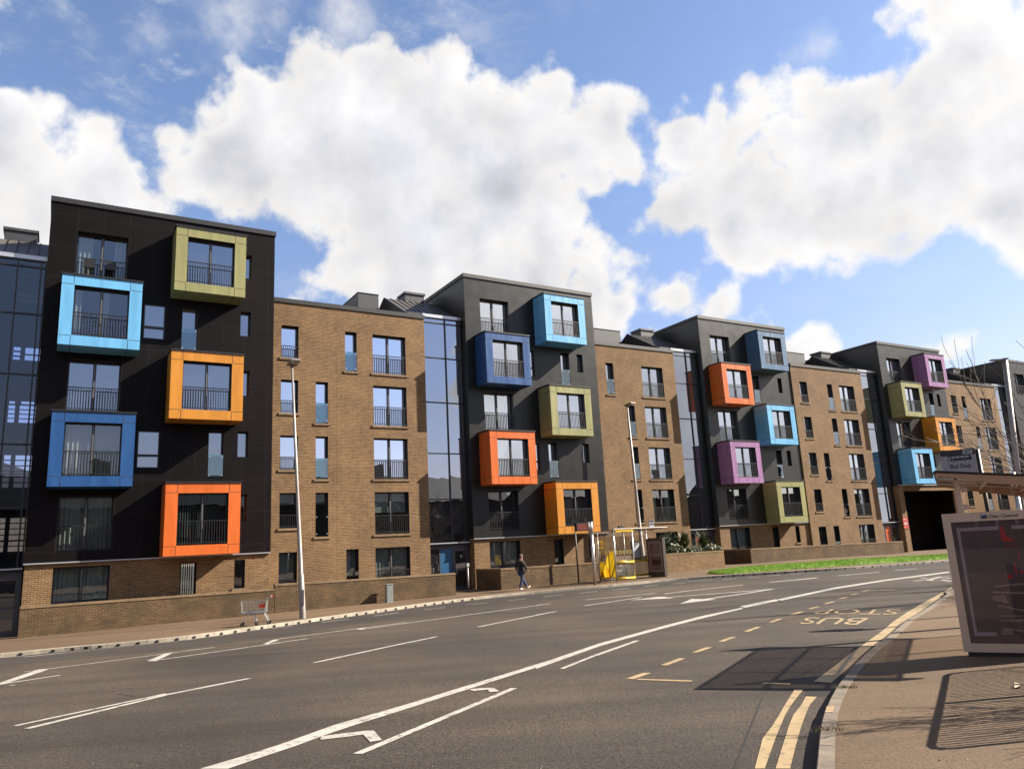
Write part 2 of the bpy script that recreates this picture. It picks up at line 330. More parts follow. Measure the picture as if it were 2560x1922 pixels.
def kerb(path,side,name,wd,mat):
    "side=+1 when the pavement lies to the left of the path direction"
    mb=MB(); n=len(path)
    for i,(x,y) in enumerate(path):
        p=Vector(path[max(i-1,0)]); q=Vector(path[min(i+1,n-1)]); t=(q-p).normalized(); nn=Vector((-t.y,t.x))*side
        zr=zroad(x,y); xi,yi=x+nn.x*wd,y+nn.y*wd; zt=zr+.118
        mb.v+=[(x-nn.x*.02,y-nn.y*.02,zr-.05),(x,y,zt-.012),(x+nn.x*.012,y+nn.y*.012,zt),(xi,yi,zt),(xi,yi,zr)]
    for i in range(n-1):
        for k in range(4):
            a=i*5+k; f=(a,a+1,a+6,a+5); mb.f.append(f if side<0 else f[::-1]); mb.m.append(0)
    return tag(mb.build(name,mat),kind='structure')
def kerb_joints(path,side,wd,par,every):
    mb=MB(); acc=0
    for (x0,y0),(x1,y1) in zip(path,path[1:]):
        t=Vector((x1-x0,y1-y0)); l=t.length; acc+=l
        if acc<every: continue
        acc=0; t/=l; nn=Vector((-t.y,t.x))*side; z=zroad(x0,y0)+.1195; w=t*.006
        a=Vector((x0,y0))+nn*.01; b=Vector((x0,y0))+nn*wd; f=Vector((x0,y0))-nn*.008
        mb.quad((a.x-w.x,a.y-w.y,z),(a.x+w.x,a.y+w.y,z),(b.x+w.x,b.y+w.y,z),(b.x-w.x,b.y-w.y,z))
        mb.quad((f.x-w.x,f.y-w.y,z-.09),(f.x+w.x,f.y+w.y,z-.09),(f.x+w.x,f.y+w.y,z-.012),(f.x-w.x,f.y-w.y,z-.012))
    mb.build('kerb_joints',M['hole'],par)
kl=kerb(KLs,1,'kerb',.15,M['kerb']); kr=kerb(KRs,-1,'kerb',.14,M['kerb_old'])
kerb_joints(KLs,1,.15,kl,.9); kerb_joints(KRs,-1,.14,kr,.85)
mb=MB(); acc=0
for (x0,y0),(x1,y1) in zip(KLs,KLs[1:]):
    t=Vector((x1-x0,y1-y0)); l=t.length; t/=l; nn=Vector((-t.y,t.x)); u,d=ud(x0,y0)
    if -3<u<17.5 or 30<u<48:
        cx,cy=(x0+x1)/2-nn.x*.026,(y0+y1)/2-nn.y*.026; z=zroad(cx,cy); w=.055
        pts=[(-w,.015),(w,.015),(w,.06),(w*.6,.085),(-w*.6,.085),(-w,.06)]
        mb.poly([(cx+t.x*a,cy+t.y*a,z+b) for a,b in pts])
o=mb.build('drain_slots',M['hole'],kl)
def pavement(path,vec,lens,name,mat,inset,side,dz=.11):
    mb=MB(); n=len(path); cols=len(lens)
    for i,(x,y) in enumerate(path):
        p=Vector(path[max(i-1,0)]); q=Vector(path[min(i+1,n-1)]); t=(q-p).normalized(); nn=Vector((-t.y,t.x))*side
        x0,y0=x+nn.x*inset,y+nn.y*inset
        for l in lens:
            if callable(vec): xx,yy=vec(x0,y0,l)
            else: xx,yy=x0+vec[0]*l,y0+vec[1]*l
            mb.v.append((xx,yy,zroad(xx,yy)+dz))
    for i in range(n-1):
        for k in range(cols-1):
            a=i*cols+k; f=(a,a+cols,a+cols+1,a+1); mb.f.append(f if side>0 else f[::-1]); mb.m.append(0)
    return tag(mb.build(name,mat,smooth=True),kind='structure')
def toward(x,y,l):
    u,d=ud(x,y); return xy(u,d+(-8-d)*l)
pavement(KLs,toward,[0,.1,.2,.3,.4,.5,.65,.8,1],'pavement',M['pave'],.148,1)
pavement(KRs,(.8,-.6),[0,.5,1,1.5,2,2.5,3,4,5,7,10,15,40],'pavement',M['pave'],.138,-1)
def kerbside(path,side,w0,w1,name,mat):
    mb=MB(); n=len(path); ws=[w0+(w1-w0)*k/5 for k in range(6)]
    for i,(x,y) in enumerate(path):
        p=Vector(path[max(i-1,0)]); q=Vector(path[min(i+1,n-1)]); t=(q-p).normalized(); nn=Vector((-t.y,t.x))*side
        for l in ws: xx,yy=x+nn.x*l,y+nn.y*l; mb.v.append((xx,yy,zroad(xx,yy)+.0035))
    for i in range(n-1):
        for k in range(5): a=i*6+k; mb.f.append((a,a+1,a+7,a+6)); mb.m.append(0)
    return tag(mb.build(name,mat,smooth=True),kind='structure')
kerbside(KLs,-1,.03,3.1,'road_lane',M['asphalt_dark'])
# ------------------------------------------------------------------ road markings
def ribbon(mb,pts,wd,h=.007,world=False):
    P=[p if world else g2(p) for p in pts]; Q=[]
    for (x0,y0),(x1,y1) in zip(P,P[1:]):
        n=max(1,int(math.hypot(x1-x0,y1-y0)/.7)); Q+=[(x0+(x1-x0)*k/n,y0+(y1-y0)*k/n) for k in range(n)]
    Q.append(P[-1]); n=len(Q); i0=len(mb.v)
    for i,(x,y) in enumerate(Q):
        p=Vector(Q[max(i-1,0)]); q=Vector(Q[min(i+1,n-1)]); t=(q-p).normalized(); nn=Vector((-t.y,t.x))*wd/2
        for s in (1,-1):
            xx,yy=x+nn.x*s,y+nn.y*s; mb.v.append((xx,yy,zroad(xx,yy)+h))
    for i in range(n-1): mb.f.append((i0+2*i,i0+2*i+1,i0+2*i+3,i0+2*i+2)); mb.m.append(0)
def band(mb,L,R,h=.007):
    def rs(P,n):
        P=[Vector(p) for p in P]; tot=sum((b-a).length for a,b in zip(P,P[1:])); out=[]
        for k in range(n+1):
            s=tot*k/n
            for a,b in zip(P,P[1:]):
                l=(b-a).length
                if s<=l+1e-6: out.append(a+(b-a)*min(1,s/max(l,1e-6))); break
                s-=l
            else: out.append(P[-1])
        return out
    L=[g2(p) for p in L]; R=[g2(p) for p in R]; n=max(4,int(sum(math.dist(a,b) for a,b in zip(L,L[1:]))/.5))
    i0=len(mb.v)
    for a,b in zip(rs(L,n),rs(R,n)):
        mb.v+=[(a.x,a.y,zroad(a.x,a.y)+h),(b.x,b.y,zroad(b.x,b.y)+h)]
    for i in range(n): mb.f.append((i0+2*i,i0+2*i+1,i0+2*i+3,i0+2*i+2)); mb.m.append(0)
def patch(mb,pts,h=.008):
    mb.poly([(x,y,zroad(x,y)+h) for x,y in (g2(p) for p in pts)])
def mp(f,*pts): return [f(*p) for p in pts]
W=MB()
for f,pts,wd in [
 (A_,[(0,518),(190,505)],.05),(A_,[(190,512),(520,478)],.11),(A_,[(520,478),(1550,372)],.05),(A_,[(1480,375),(1830,329)],.08),
 (B_,[(0,286),(165,268)],.08),(B_,[(390,238),(605,213)],.1),(B_,[(805,188),(1003,163)],.1),(B_,[(1200,138),(1370,120)],.1),(B_,[(1530,100),(1705,84)],.1),(B_,[(1860,66),(2012,52)],.1),
 (C_,[(65,226),(213,211)],.11),(C_,[(340,198),(485,183)],.11),(C_,[(603,172),(733,159)],.11),(C_,[(848,146),(965,134)],.11),(C_,[(1072,124),(1180,115)],.12),(C_,[(1190,104),(1395,95)],.1),(C_,[(1475,91),(1582,83)],.12),(C_,[(1670,74),(1760,68)],.12),(C_,[(1838,60),(1930,54)],.12),(C_,[(2010,45),(2100,40)],.12),
 (A_,[(190,630),(395,605)],.1),(A_,[(0,728),(475,656)],.11),(A_,[(75,738),(118,733)],.12),(A_,[(390,606),(1695,435)],.1),(A_,[(1185,545),(2212,400)],.11),(B_,[(0,406),(283,367)],.11),
 (B_,[(60,368),(660,291),(1065,238)],.11),(B_,[(690,296),(1060,246),(2195,91)],.12),(C_,[(0,292),(108,282)],.12),
 (A_,[(120,1056),(1310,803)],.10),(A_,[(210,1079),(1310,812),(1970,681)],.13),
 (B_,[(330,558),(900,435),(1303,351)],.13),(B_,[(1625,275),(2212,158)],.13),(C_,[(0,370),(158,343)],.13),(C_,[(383,297),(832,230)],.15),
 (C_,[(388,250),(948,199)],.17),(C_,[(1015,203),(1180,182),(1640,132)],.17),
 (C_,[(1840,112),(2212,79)],.18),(D_,[(195,112),(580,75)],.18),(D_,[(740,60),(1070,32)],.2),(D_,[(1195,18),(1370,4)],.2),
 (B_,[(675,1279),(1910,760)],.115),(C_,[(205,795),(460,692)],.09),(C_,[(470,690),(800,573)],.115),
 (C_,[(1060,229),(1700,180),(1870,165)],.2),(C_,[(1340,245),(1620,205),(1870,165)],.22),
 (D_,[(985,174),(1190,171)],.1),(D_,[(1620,33),(1420,62)],.1),
 (D_,[(1340,103),(1390,98),(1430,90),(1500,100),(1560,92),(1640,104)],.15),(D_,[(1400,78),(1470,84),(1540,72),(1630,80)],.15),(D_,[(1450,96),(1560,68)],.15),(D_,[(1500,72),(1630,66)],.13)]:
    ribbon(W,mp(f,*pts),wd)
for f,pts in [(A_,[(0,716),(300,612),(395,604),(345,625),(45,724),(0,733)]),(A_,[(1160,545),(1310,482),(1368,479),(1232,545)]),(A_,[(2075,413),(2150,378),(2205,371),(2120,412)]),(B_,[(0,384),(62,372),(25,390),(0,396)]),(B_,[(660,293),(710,283),(740,287),(700,297)]),
 (C_,[(740,254),(950,228),(1015,226),(1085,237)]),(C_,[(1138,282),(1230,243),(1330,245),(1430,246)]),
 (B_,[(380,1168),(390,1140),(720,1099),(805,1095),(770,1118),(715,1130),(390,1168)]),(B_,[(715,1122),(805,1095),(868,1170),(775,1185)]),
 (B_,[(1560,773),(1590,764),(1705,757),(1750,757),(1705,770),(1600,782)]),(B_,[(1700,768),(1750,757),(1797,785),(1720,791)])]:
    patch(W,mp(f,*pts))
band(W,[A_(1580,1397),A_(1800,1335),A_(2212,1205)]+[B_(500,1047),B_(1000,907),B_(1500,752),B_(2212,533)],[A_(1800,1397),A_(2000,1325),A_(2212,1262)]+[B_(500,1100),B_(1000,943),B_(1500,783),B_(2212,557)])
band(W,mp(C_,(0,765),(500,595),(1000,458),(1300,381),(1620,314)),mp(C_,(0,797),(500,618),(1000,478),(1300,400),(1640,320)))
band(W,mp(D_,(-35,303),(130,268),(250,246)),mp(D_,(10,312),(150,284),(275,258)))
band(W,mp(D_,(250,250),(700,155),(1100,93),(1620,27)),mp(D_,(300,255),(720,165),(1110,102),(1620,36)))
tag(W.build('white_lane_markings',M['white']),kind='structure')
Y=MB()
for f,pts,wd in [(C_,[(1010,768),(1155,713)],.12),(C_,[(1255,666),(1368,626)],.12),(C_,[(1460,581),(1560,545)],.12),(C_,[(1660,502),(1760,465)],.12),(C_,[(1853,430),(1930,400)],.12),(C_,[(2020,369),(2100,344)],.12),
 (C_,[(740,876),(880,828)],.14),(C_,[(800,879),(1232,893)],.1),(C_,[(1793,909),(2010,916)],.1),
 (D_,[(375,367),(455,345)],.13),(D_,[(515,322),(592,304)],.13),(D_,[(640,282),(710,265)],.13),(D_,[(752,244),(814,229)],.13),(D_,[(850,213),(903,201)],.13),(D_,[(937,183),(985,173)],.13)]:
    ribbon(Y,mp(f,*pts),wd)
band(Y,mp(D_,(552,897),(720,772),(860,662),(960,592),(1100,492),(1180,422),(1300,342),(1440,262),(1540,207),(1640,152)),mp(D_,(690,907),(830,787),(925,692),(1030,602),(1130,532),(1230,442),(1400,338),(1500,265),(1600,192),(1645,160)))
band(Y,mp(D_,(85,1586),(150,1340),(240,1230),(318,1090),(400,960)),mp(D_,(165,1586),(255,1330),(330,1150),(395,1050),(470,960)))
band(Y,mp(D_,(250,1586),(330,1330),(375,1180),(455,1080),(490,1015)),mp(D_,(365,1586),(440,1290),(490,1150),(520,1080),(575,1018)))
def quadmap(p00,p10,p11,p01,w,h):
    a,b,c,d=[Vector(g2(p)) for p in (p00,p10,p11,p01)]
    def fn(x,y):
        s=x/w+.5; t=y/h; q=(a*(1-s)+b*s)*(1-t)+(d*(1-s)+c*s)*t; return (q.x,q.y,zroad(q.x,q.y)+.008)
    return fn
def txt_w(body):
    vs,_=text_geo(body,1,'CENTER'); return 2*max(abs(v[0]) for v in vs),max(v[1] for v in vs)
for body,q in (('BUS',((1005,395),(490,390),(430,440),(905,448))),('STOP',((1250,328),(600,325),(540,362),(1210,368)))):
    w,h=txt_w(body); add_text(Y,body,quadmap(*[D_(*p) for p in q],w,h))
tag(Y.build('yellow_lane_markings',M['yellow']),kind='structure')
mb=MB()
for k in range(12):
    a=.04+k*.08
    p=[D_(490+210*a+20*(1-1),972),D_(490+210*(a+.045),972),D_(478+205*(a+.045),1008),D_(478+205*a,1008)]
    patch(mb,p,.006)
tag(mb.build('road_drain',M['hole']),kind='structure')
mb=MB(); P=[D_(654,1092),D_(715,1090),D_(705,1138),D_(640,1140)]
mb.poly([(q[0],q[1],zroad(q[0],q[1])+.1225) for q in (gp(p[0],p[1],.118) for p in P)])
tag(mb.build('yellow_kerb_mark',M['yellow']),kind='structure')
mb=MB()
for f,pts,wd in [(C_,[(1565,1586),(1680,1300),(1790,1020)],.018),(D_,[(60,1050),(220,930),(360,880),(700,720),(960,590)],.014),(A_,[(930,802),(1075,824)],.02),(C_,[(0,552),(20,551)],.02)]: ribbon(mb,mp(f,*pts),wd,.005)
tag(mb.build('road_seam',M['hole']),kind='structure')
mb=MB(); rg=random.Random(4)
for k in range(170):
    d_=rg.random()**1.6; x=rg.uniform(-7,4.5)*(.6+d_); y=7+d_*22; z=zroad(x,y); r=rg.uniform(.005,.012); n=5; i=len(mb.v)
    for q in range(n): a=6.283*q/n+rg.random(); mb.v.append((x+r*math.cos(a),y+r*math.sin(a),z+.003))
    mb.v.append((x,y,z+.003+r*.8))
    for q in range(n): mb.f.append((i+q,i+(q+1)%n,i+n)); mb.m.append(0)
tag(mb.build('road_grit',pm('pale grit',(.30,.26,.22),.9)),kind='stuff')
# ------------------------------------------------------------------ grass verge
def bladegrass():
    up=[(1772,1431.5),(1800,1426),(1850,1418),(1950,1411),(2050,1404),(2150,1397),(2300,1389.5),(2420,1383)]
    lo=[(1772,1433),(1808,1434.5),(1850,1432),(1950,1424.5),(2050,1417.5),(2150,1410.5),(2300,1401.5),(2420,1392)]
    U=[g2(p,.13) for p in up]; L_=[g2(p,.13) for p in lo]
    mb=MB(); nn=40; mm=8; cols=[]
    def at(P,s):
        k=min(int(s*(len(P)-1)),len(P)-2); t=s*(len(P)-1)-k; return Vector(P[k])*(1-t)+Vector(P[k+1])*t
    for i in range(nn+1):
        for j in range(mm+1):
            q=at(L_,i/nn)*(1-j/mm)+at(U,i/nn)*(j/mm); mb.v.append((q.x,q.y,zroad(q.x,q.y)+.125+(.06*math.sin(math.pi*j/mm))))
    for i in range(nn):
        for j in range(mm): a=i*(mm+1)+j; mb.f.append((a,a+mm+1,a+mm+2,a+1)); mb.m.append(0)
    for k in range(26000):
        s,t=random.random(),random.random(); q=at(L_,s)*(1-t)+at(U,s)*t; z=zroad(q.x,q.y)+.12+.06*math.sin(math.pi*t)
        an=random.random()*6.283; w=.012; h=.05+.07*random.random(); dx,dy=math.cos(an)*w,math.sin(an)*w; lx,ly=random.uniform(-.04,.04),random.uniform(-.04,.04)
        i0=len(mb.v); mb.v+=[(q.x-dx,q.y-dy,z),(q.x+dx,q.y+dy,z),(q.x+lx,q.y+ly,z+h)]; mb.f.append((i0,i0+1,i0+2)); mb.m.append(1 if random.random()<.5 else 2)
    g0=pm('lawn',(.24,.44,.022),.9,var=.25,vscale=1.3); g1=pm('grass blade',(.29,.52,.026),.7); g2_=pm('pale grass blade',(.40,.58,.05),.7)
    tag(mb.build('grass_verge',[g0,g1,g2_]),kind='stuff')
bladegrass()
# ------------------------------------------------------------------ buildings
PR=1.28; TWD=9.557; HS=2.9; ZP=18.1
COL={'olive':(.32,.31,.13),'sky':(.16,.48,.80),'amber':(.63,.25,.025),'navy':(.018,.085,.26),'orange':(.72,.15,.022),'purple':(.36,.175,.36),'steel':(.09,.20,.36)}
CM={k:pm(k+' facade panel',tuple(q*(1.22 if k!='steel' else 1) for q in v),.40,spec=.4,var=.15,vscale=1.0,rvar=.07,streak=3.5) for k,v in COL.items()}
MJ=pm('panel joint gap',(.012,.011,.011),.8)
def bars(mb,x0,x1,z0,z1,y,sp=.105):
    mb.box(x0,x1,y-.018,y+.018,z1-.035,z1); mb.box(x0,x1,y-.014,y+.014,z0+.05,z0+.08)
    n=max(2,round((x1-x0)/sp))
    for i in range(n+1):
        x=x0+(x1-x0)*i/n; w=.012 if 0<i<n else .02; mb.box(x-w,x+w,y-.011,y+.011,z0,z1-.035)
def wavy(mb,x0,x1,z0,z1,y,amp=.05,wl=.17):
    n=max(6,int((x1-x0)/.03)); i0=len(mb.v); ph=random.random()*6
    for i in range(n+1):
        x=x0+(x1-x0)*i/n; yy=y+amp*math.sin(ph+x*6.283/wl+.8*math.sin(x*3.1+ph)); mb.v+=[(x,yy,z0),(x,yy*.6+y*.4,z1)]
    for i in range(n): a=i0+2*i; mb.f.append((a,a+2,a+3,a+1)); mb.m.append(0)
def window(par,x0,x1,z0,z1,y,style='double',dep=.2,glass='glass',rail=0,guard=0,cover=None,sill=False,name='window',openleaf=False):
    mb=MB(); t=.055; ya,yb=y+dep-.055,y+dep+.03
    mb.box(x0,x0+t,ya,yb,z0,z1); mb.box(x1-t,x1,ya,yb,z0,z1); mb.box(x0+t,x1-t,ya,yb,z1-t,z1); mb.box(x0+t,x1-t,ya,yb,z0,z0+t)
    panes=[]
    if style=='double':
        c=(x0+x1)/2; mb.box(c-.06,c+.06,ya-.01,yb,z0+t,z1-t)
        panes=[(x0+t,c-.06,z0+t,z1-t),(c+.06,x1-t,z0+t,z1-t)]
    elif style=='case':
        c=z0+(z1-z0)*.34; mb.box(x0+t,x1-t,ya-.01,yb,c-.05,c+.05); panes=[(x0+t,x1-t,z0+t,c-.05),(x0+t,x1-t,c+.05,z1-t)]
    else: panes=[(x0+t,x1-t,z0+t,z1-t)]
    w=mb.build(name,M['frame'],par)
    g=MB()
    for a,b,c,d in panes:
        tl=random.uniform(-.006,.006); g.quad((a,y+dep+.004,c),(b,y+dep+.004+tl,c),(b,y+dep+.004+tl*.5,d),(a,y+dep+.004,d))
    g.build('window_pane',M[glass],w)
    if style=='double':
        h=MB(); c=(x0+x1)/2; h.box(c-.028,c+.028,ya-.02,ya-.0105,z0+.12,z1-.12); h.box(c-.012,c+.012,ya-.06,ya-.0205,z0+1.0,z0+1.14); h.build('centre_bead',M['mullion'],w)
    if rail:
        r=MB(); bars(r,x0+.02,x1-.02,z0+.03,z0+rail,y+.03); r.build('railing',M['black'],w)
    if guard:
        r=MB(); r.box(x0+.015,x1-.015,y+.02,y+.035,z0+.05,z0+guard); q=r.build('glass_guard',M['guard'],w)
        r=MB()
        for xx in (x0+.06,x1-.06):
            for zz in (z0+.14,z0+guard-.1): r.tube([(xx,y+.0,zz),(xx,y+.06,zz)],.032,8)
        r.build('clamp',M['steel'],w)
    if cover:
        kind,f0,f1=cover; r=MB(); za=z0+.02+(z1-z0-.04)*f0; zb=z0+.02+(z1-z0-.04)*f1
        if kind=='curtain' or kind=='dim':
            wavy(r,x0+.02,x1-.02,za,zb,y+dep+.12); r.build('curtain',M['curtain' if kind=='curtain' else 'dim'],w)
        elif kind=='sheer':
            wavy(r,x0+.02,x0+(x1-x0)*.32,za,zb,y+dep+.12); wavy(r,x1-(x1-x0)*.25,x1-.02,za,zb,y+dep+.12); r.build('curtain',M['curtain'],w)
        elif kind=='slats':
            n=int((x1-x0-.1)/.09)
            for i in range(n): xx=x0+.06+i*.09; r.quad((xx,y+dep+.10,za),(xx+.05,y+dep+.14,za),(xx+.05,y+dep+.14,zb),(xx,y+dep+.10,zb))
            r.build('vertical_blind',M['dim'],w)
        else:
            r.quad((x0+.03,y+dep+.1,za),(x1-.03,y+dep+.1,za),(x1-.03,y+dep+.1,zb),(x0+.03,y+dep+.1,zb)); r.build('roller_blind',M['blind'],w)
    if sill:
        r=MB(); r.box(x0-.1,x1+.1,y-.055,y+.12,z0-.115,z0-.004); r.build('sill',M['sill'],w)
    return w
def bay(par,fl,right,col,cover=None,glass='glass',rail=1.02):
    a,b=(4.89,7.93) if right else (.595,3.623); z0=fl*HS-.397; z1=z0+3.019; m=CM[col]
    ha,hb=(5.38,7.43) if right else (1.06,3.14); h0,h1=fl*HS+.02,fl*HS+2.2
    mb=MB(); sheet(mb,a,b,z0,z1,[(ha,hb,h0,h1)],-PR,.38,0,1)
    mb.quad((a,0,z0),(a,-PR,z0),(a,-PR,z1),(a,0,z1)); mb.quad((b,-PR,z0),(b,0,z0),(b,0,z1),(b,-PR,z1))
    mb.quad((a,0,z0),(b,0,z0),(b,-PR,z0),(a,-PR,z0)); mb.quad((a,-PR,z1),(b,-PR,z1),(b,0,z1),(a,0,z1))
    j=mb; w=.009; e=.003; nf0=len(mb.f)
    for x in (ha-.02,hb+.02):
        j.box(x-w,x+w,-PR-e,-PR,z0,h0-.03); j.box(x-w,x+w,-PR-e,-PR,h1+.03,z1)
        j.box(x-w,x+w,-PR,-.02,z0-e,z0)
    for z in (h0-.02,h1+.02):
        j.box(a,ha-.03,-PR-e,-PR,z-w,z+w); j.box(hb+.03,b,-PR-e,-PR,z-w,z+w)
        j.box(a-e,a,-PR,-.02,z-w,z+w); j.box(b,b+e,-PR,-.02,z-w,z+w)
    for k in range(nf0,len(mb.f)): mb.m[k]=2
    o=mb.build('bay_box',[m,M['black'],MJ],par)
    c=MB(); c.box(a-.04,b+.04,-PR-.04,-.003,z1,z1+.075); c.build('bay_capping',M['black'],o)
    t=.05; y=-PR; f=MB(); c0=(ha+hb)/2
    for q in ((ha,ha+t,h0,h1),(hb-t,hb,h0,h1),(ha+t,hb-t,h1-t,h1),(ha+t,hb-t,h0,h0+t),(c0-.055,c0+.055,h0+t,h1-t)): f.box(q[0],q[1],y+.27,y+.36,q[2],q[3])
    f.build('window_frame',M['frame'],o)
    g=MB()
    for p,q in ((ha+t,c0-.055),(c0+.055,hb-t)):
        tl=random.uniform(-.006,.006); g.quad((p,y+.33,h0+t),(q,y+.33+tl,h0+t),(q,y+.33,h1-t),(p,y+.33,h1-t))
    g.build('window_pane',M[glass],o)
    h=MB(); h.box(c0-.026,c0+.026,y+.258,y+.2695,h0+.1,h1-.1); h.build('centre_bead',M['mullion'],o)
    r=MB(); bars(r,ha+.02,hb-.02,h0+.03,h0+rail,y+.035); r.build('railing',M['black'],o)
    if cover:
        r=MB()
        if cover=='curtain': wavy(r,ha+.05,hb-.05,h0+.05,h1-.05,y+.45); r.build('curtain',M['curtain'],o)
        elif cover=='edge': wavy(r,ha+.05,ha+.3,h0+.05,h1-.05,y+.45); wavy(r,c0+.06,c0+.3,h0+.05,h1-.05,y+.45); r.build('curtain',M['curtain'],o)
        else:
            n=int((hb-ha-.1)/.1)
            for i in range(n): xx=ha+.06+i*.1; r.quad((xx,y+.43,h0+.05),(xx+.045,y+.47,h0+.05),(xx+.045,y+.47,h1-.05),(xx,y+.43,h1-.05))
            r.build('vertical_blind',M['dim'],o)
    return o
def tower(t,boxes,slims,label,clad,base='brick',simple=False):
    X,Y,h,Z=TW[t]; E_=empty('apartment_tower',(X,Y,Z),math.radians(h),label,'apartment tower','black apartment towers along the row')
    zc=2.497 if base=='brick' else 5.40
    D0=12.0; dbl=[(1.05,3.05,n*HS+.0,n*HS+2.22) for n in (5,3,1)]
    case=[(3.83,4.73,n*HS+.5,n*HS+2.15) for n in (4,2)]
    sl=[(u,u+.66,n*HS+.05,n*HS+2.22) for n,u in slims.items()]
    sm=[(8.0,8.47,n*HS+1.02,n*HS+2.22) for n in (5,4,3,2,1)]
    if base!='brick': dbl=dbl[:2]; sm=sm[:4]; 
    H=dbl+case+sl+sm
    f=[q for q in H if q[2]>zc-.01]
    mb=MB(); sheet(mb,0,TWD,zc,ZP,f,0,.42,0,1)
    mb.quad((0,D0,zc),(0,0,zc),(0,0,ZP),(0,D0,ZP)); mb.quad((TWD,0,zc),(TWD,D0,zc),(TWD,D0,ZP),(TWD,0,ZP)); mb.quad((TWD,D0,zc),(0,D0,zc),(0,D0,ZP),(TWD,D0,ZP))
    mb.quad((0,0,ZP-.05),(TWD,0,ZP-.05),(TWD,D0,ZP-.05),(0,D0,ZP-.05)); mb.quad((0,D0,zc),(TWD,D0,zc),(TWD,0,zc),(0,0,zc))
    mb.build('cladding',[M[clad],M['black']],E_)
    p=MB(); p.box(-.05,TWD+.05,-.06,.2,ZP-.18,ZP+.05); p.box(-.05,.2,.2,D0,ZP-.18,ZP+.05); p.box(TWD-.2,TWD+.05,.2,D0,ZP-.18,ZP+.05); p.build('parapet_capping',M['zinc'],E_)
    p=MB(); p.box(0,TWD,-.045,.09,zc-.05,zc-.002); p.build('drip_flashing',M['flash'],E_)
    if base=='brick':
        z0=-.9; hh=[(1.03,3.06,0.0,2.28),(slims.get(0,5.76),slims.get(0,5.76)+.66,-.1,2.22),(8.0,8.46,.98,2.22)]
        mb=MB(); sheet(mb,.04,TWD-.04,z0,zc-.05,hh,.075,.36,0,1)
        mb.quad((.04,D0,z0),(.04,.075,z0),(.04,.075,zc-.05),(.04,D0,zc-.05)); mb.quad((TWD-.04,.075,z0),(TWD-.04,D0,z0),(TWD-.04,D0,zc-.05),(TWD-.04,.075,zc-.05))
        mb.build('brick_base',[M['brick'],M['black']],E_)
        a=hh[0]; window(E_,*a,.075,'double',.32,'glass_see',rail=.95,cover=('curtain' if t in(1,) else 'blind' if t==2 else 'curtain',0,1))
        a=hh[1]; window(E_,*a,.075,'single',.32,'glass_see',cover=('slats',0,1) if t==0 else None)
        a=hh[2]; window(E_,*a,.075,'single',.32,'glass_dark',sill=True)
    else:
        z0=-.9; hole=(.69,8.9,-.95,4.9)
        mb=MB(); sheet(mb,.02,TWD-.02,z0,zc-.05,[hole],.075,.55,0,0)
        mb.quad((.02,D0,z0),(.02,.075,z0),(.02,.075,zc-.05),(.02,D0,zc-.05)); mb.quad((TWD-.02,.075,z0),(TWD-.02,D0,z0),(TWD-.02,D0,zc-.05),(TWD-.02,.075,zc-.05))
        for q in (((.69,.625,z0),(.69,9,z0),(.69,9,4.9),(.69,.625,4.9)),((8.9,9,z0),(8.9,.625,z0),(8.9,.625,4.9),(8.9,9,4.9)),((.69,9,z0),(8.9,9,z0),(8.9,9,4.9),(.69,9,4.9)),((.69,9,4.9),(8.9,9,4.9),(8.9,.625,4.9),(.69,.625,4.9))): mb.quad(*q,m=1)  # passage walls coloured near-black to paint in the shade inside
        mb.build('brick_archway',[M['brick'],M['gate']],E_)
        r=MB(); r.box(.70,8.89,3.0,3.07,-.6,4.89); r.box(2.4,2.46,2.97,3.0,-.5,4.88); r.box(5.6,5.66,2.97,3.0,-.5,4.88); r.build('passage_gate',M['gate'],E_)
    for a in dbl:
        n=round(a[2]/HS)
        cov=None; gl='glass_low' if t==0 else 'glass'
        if t==0 and n==1: cov=('curtain',0,1); gl='glass_see'
        elif t==0 and n==5: cov=('sheer',0,1); gl='glass_see'
        elif n==1: gl='glass_dark'
        w=window(E_,*a,0,'double',.36,gl,rail=1.02,cover=cov)
        if t==0 and n==5:
            for x in (1.35,2.2):
                b=MB(); b.box(x,x+.42,-.12,.0,a[2]+.55,a[2]+.95); b.build('planter_box',M['black'],w)
    for a in case: window(E_,*a,0,'case',.16,'glass_low' if t==0 else 'glass')
    for a in sl:
        if a[2]>zc-.01: window(E_,*a,0,'single',.36,'glass_low' if t==0 else 'glass',guard=1.08)
    for a in sm:
        if a[2]>zc-.01: window(E_,*a,0,'single',.30,'glass_low' if t==0 else 'glass')
    for (fl,r),c in boxes.items():
        cov=None; gl='glass_low' if t==0 else 'glass'
        if t==0 and fl==2: cov='curtain'; gl='glass_see'
        if t==0 and fl==1: cov='slats'; gl='glass_see'
        if t==0 and fl==4: cov='edge'; gl='glass_see'
        if t in(1,2) and fl==1: gl='glass_dark'
        bay(E_,fl,r,c,cov,gl)
    return E_
tower(0,{(5,1):'olive',(4,0):'sky',(3,1):'amber',(2,0):'navy',(1,1):'orange'},{4:5.42,2:6.74,0:5.76},'nearest black tower on the left, its bay boxes olive, pale blue, amber, navy and orange','clad_dark')
tower(1,{(5,1):'sky',(4,0):'navy',(3,1):'olive',(2,0):'orange',(1,1):'amber'},{4:6.74,2:5.40,0:5.43},'black tower behind the walking person, pale blue box highest and amber box lowest','clad_mid')
tower(2,{(5,1):'steel',(4,0):'orange',(3,1):'sky',(2,0):'purple',(1,1):'olive'},{4:5.20,2:6.76,0:5.46},'dark tower whose third floor bay is purple and lowest bay olive, above the green verge','clad_sunlit')
tower(3,{(5,1):'purple',(4,0):'olive',(3,1):'amber',(2,0):'sky'},{4:6.72,2:5.4},'dark tower standing over the wide dark gateway, with a purple box at its top','clad_sunlit',base='arch')
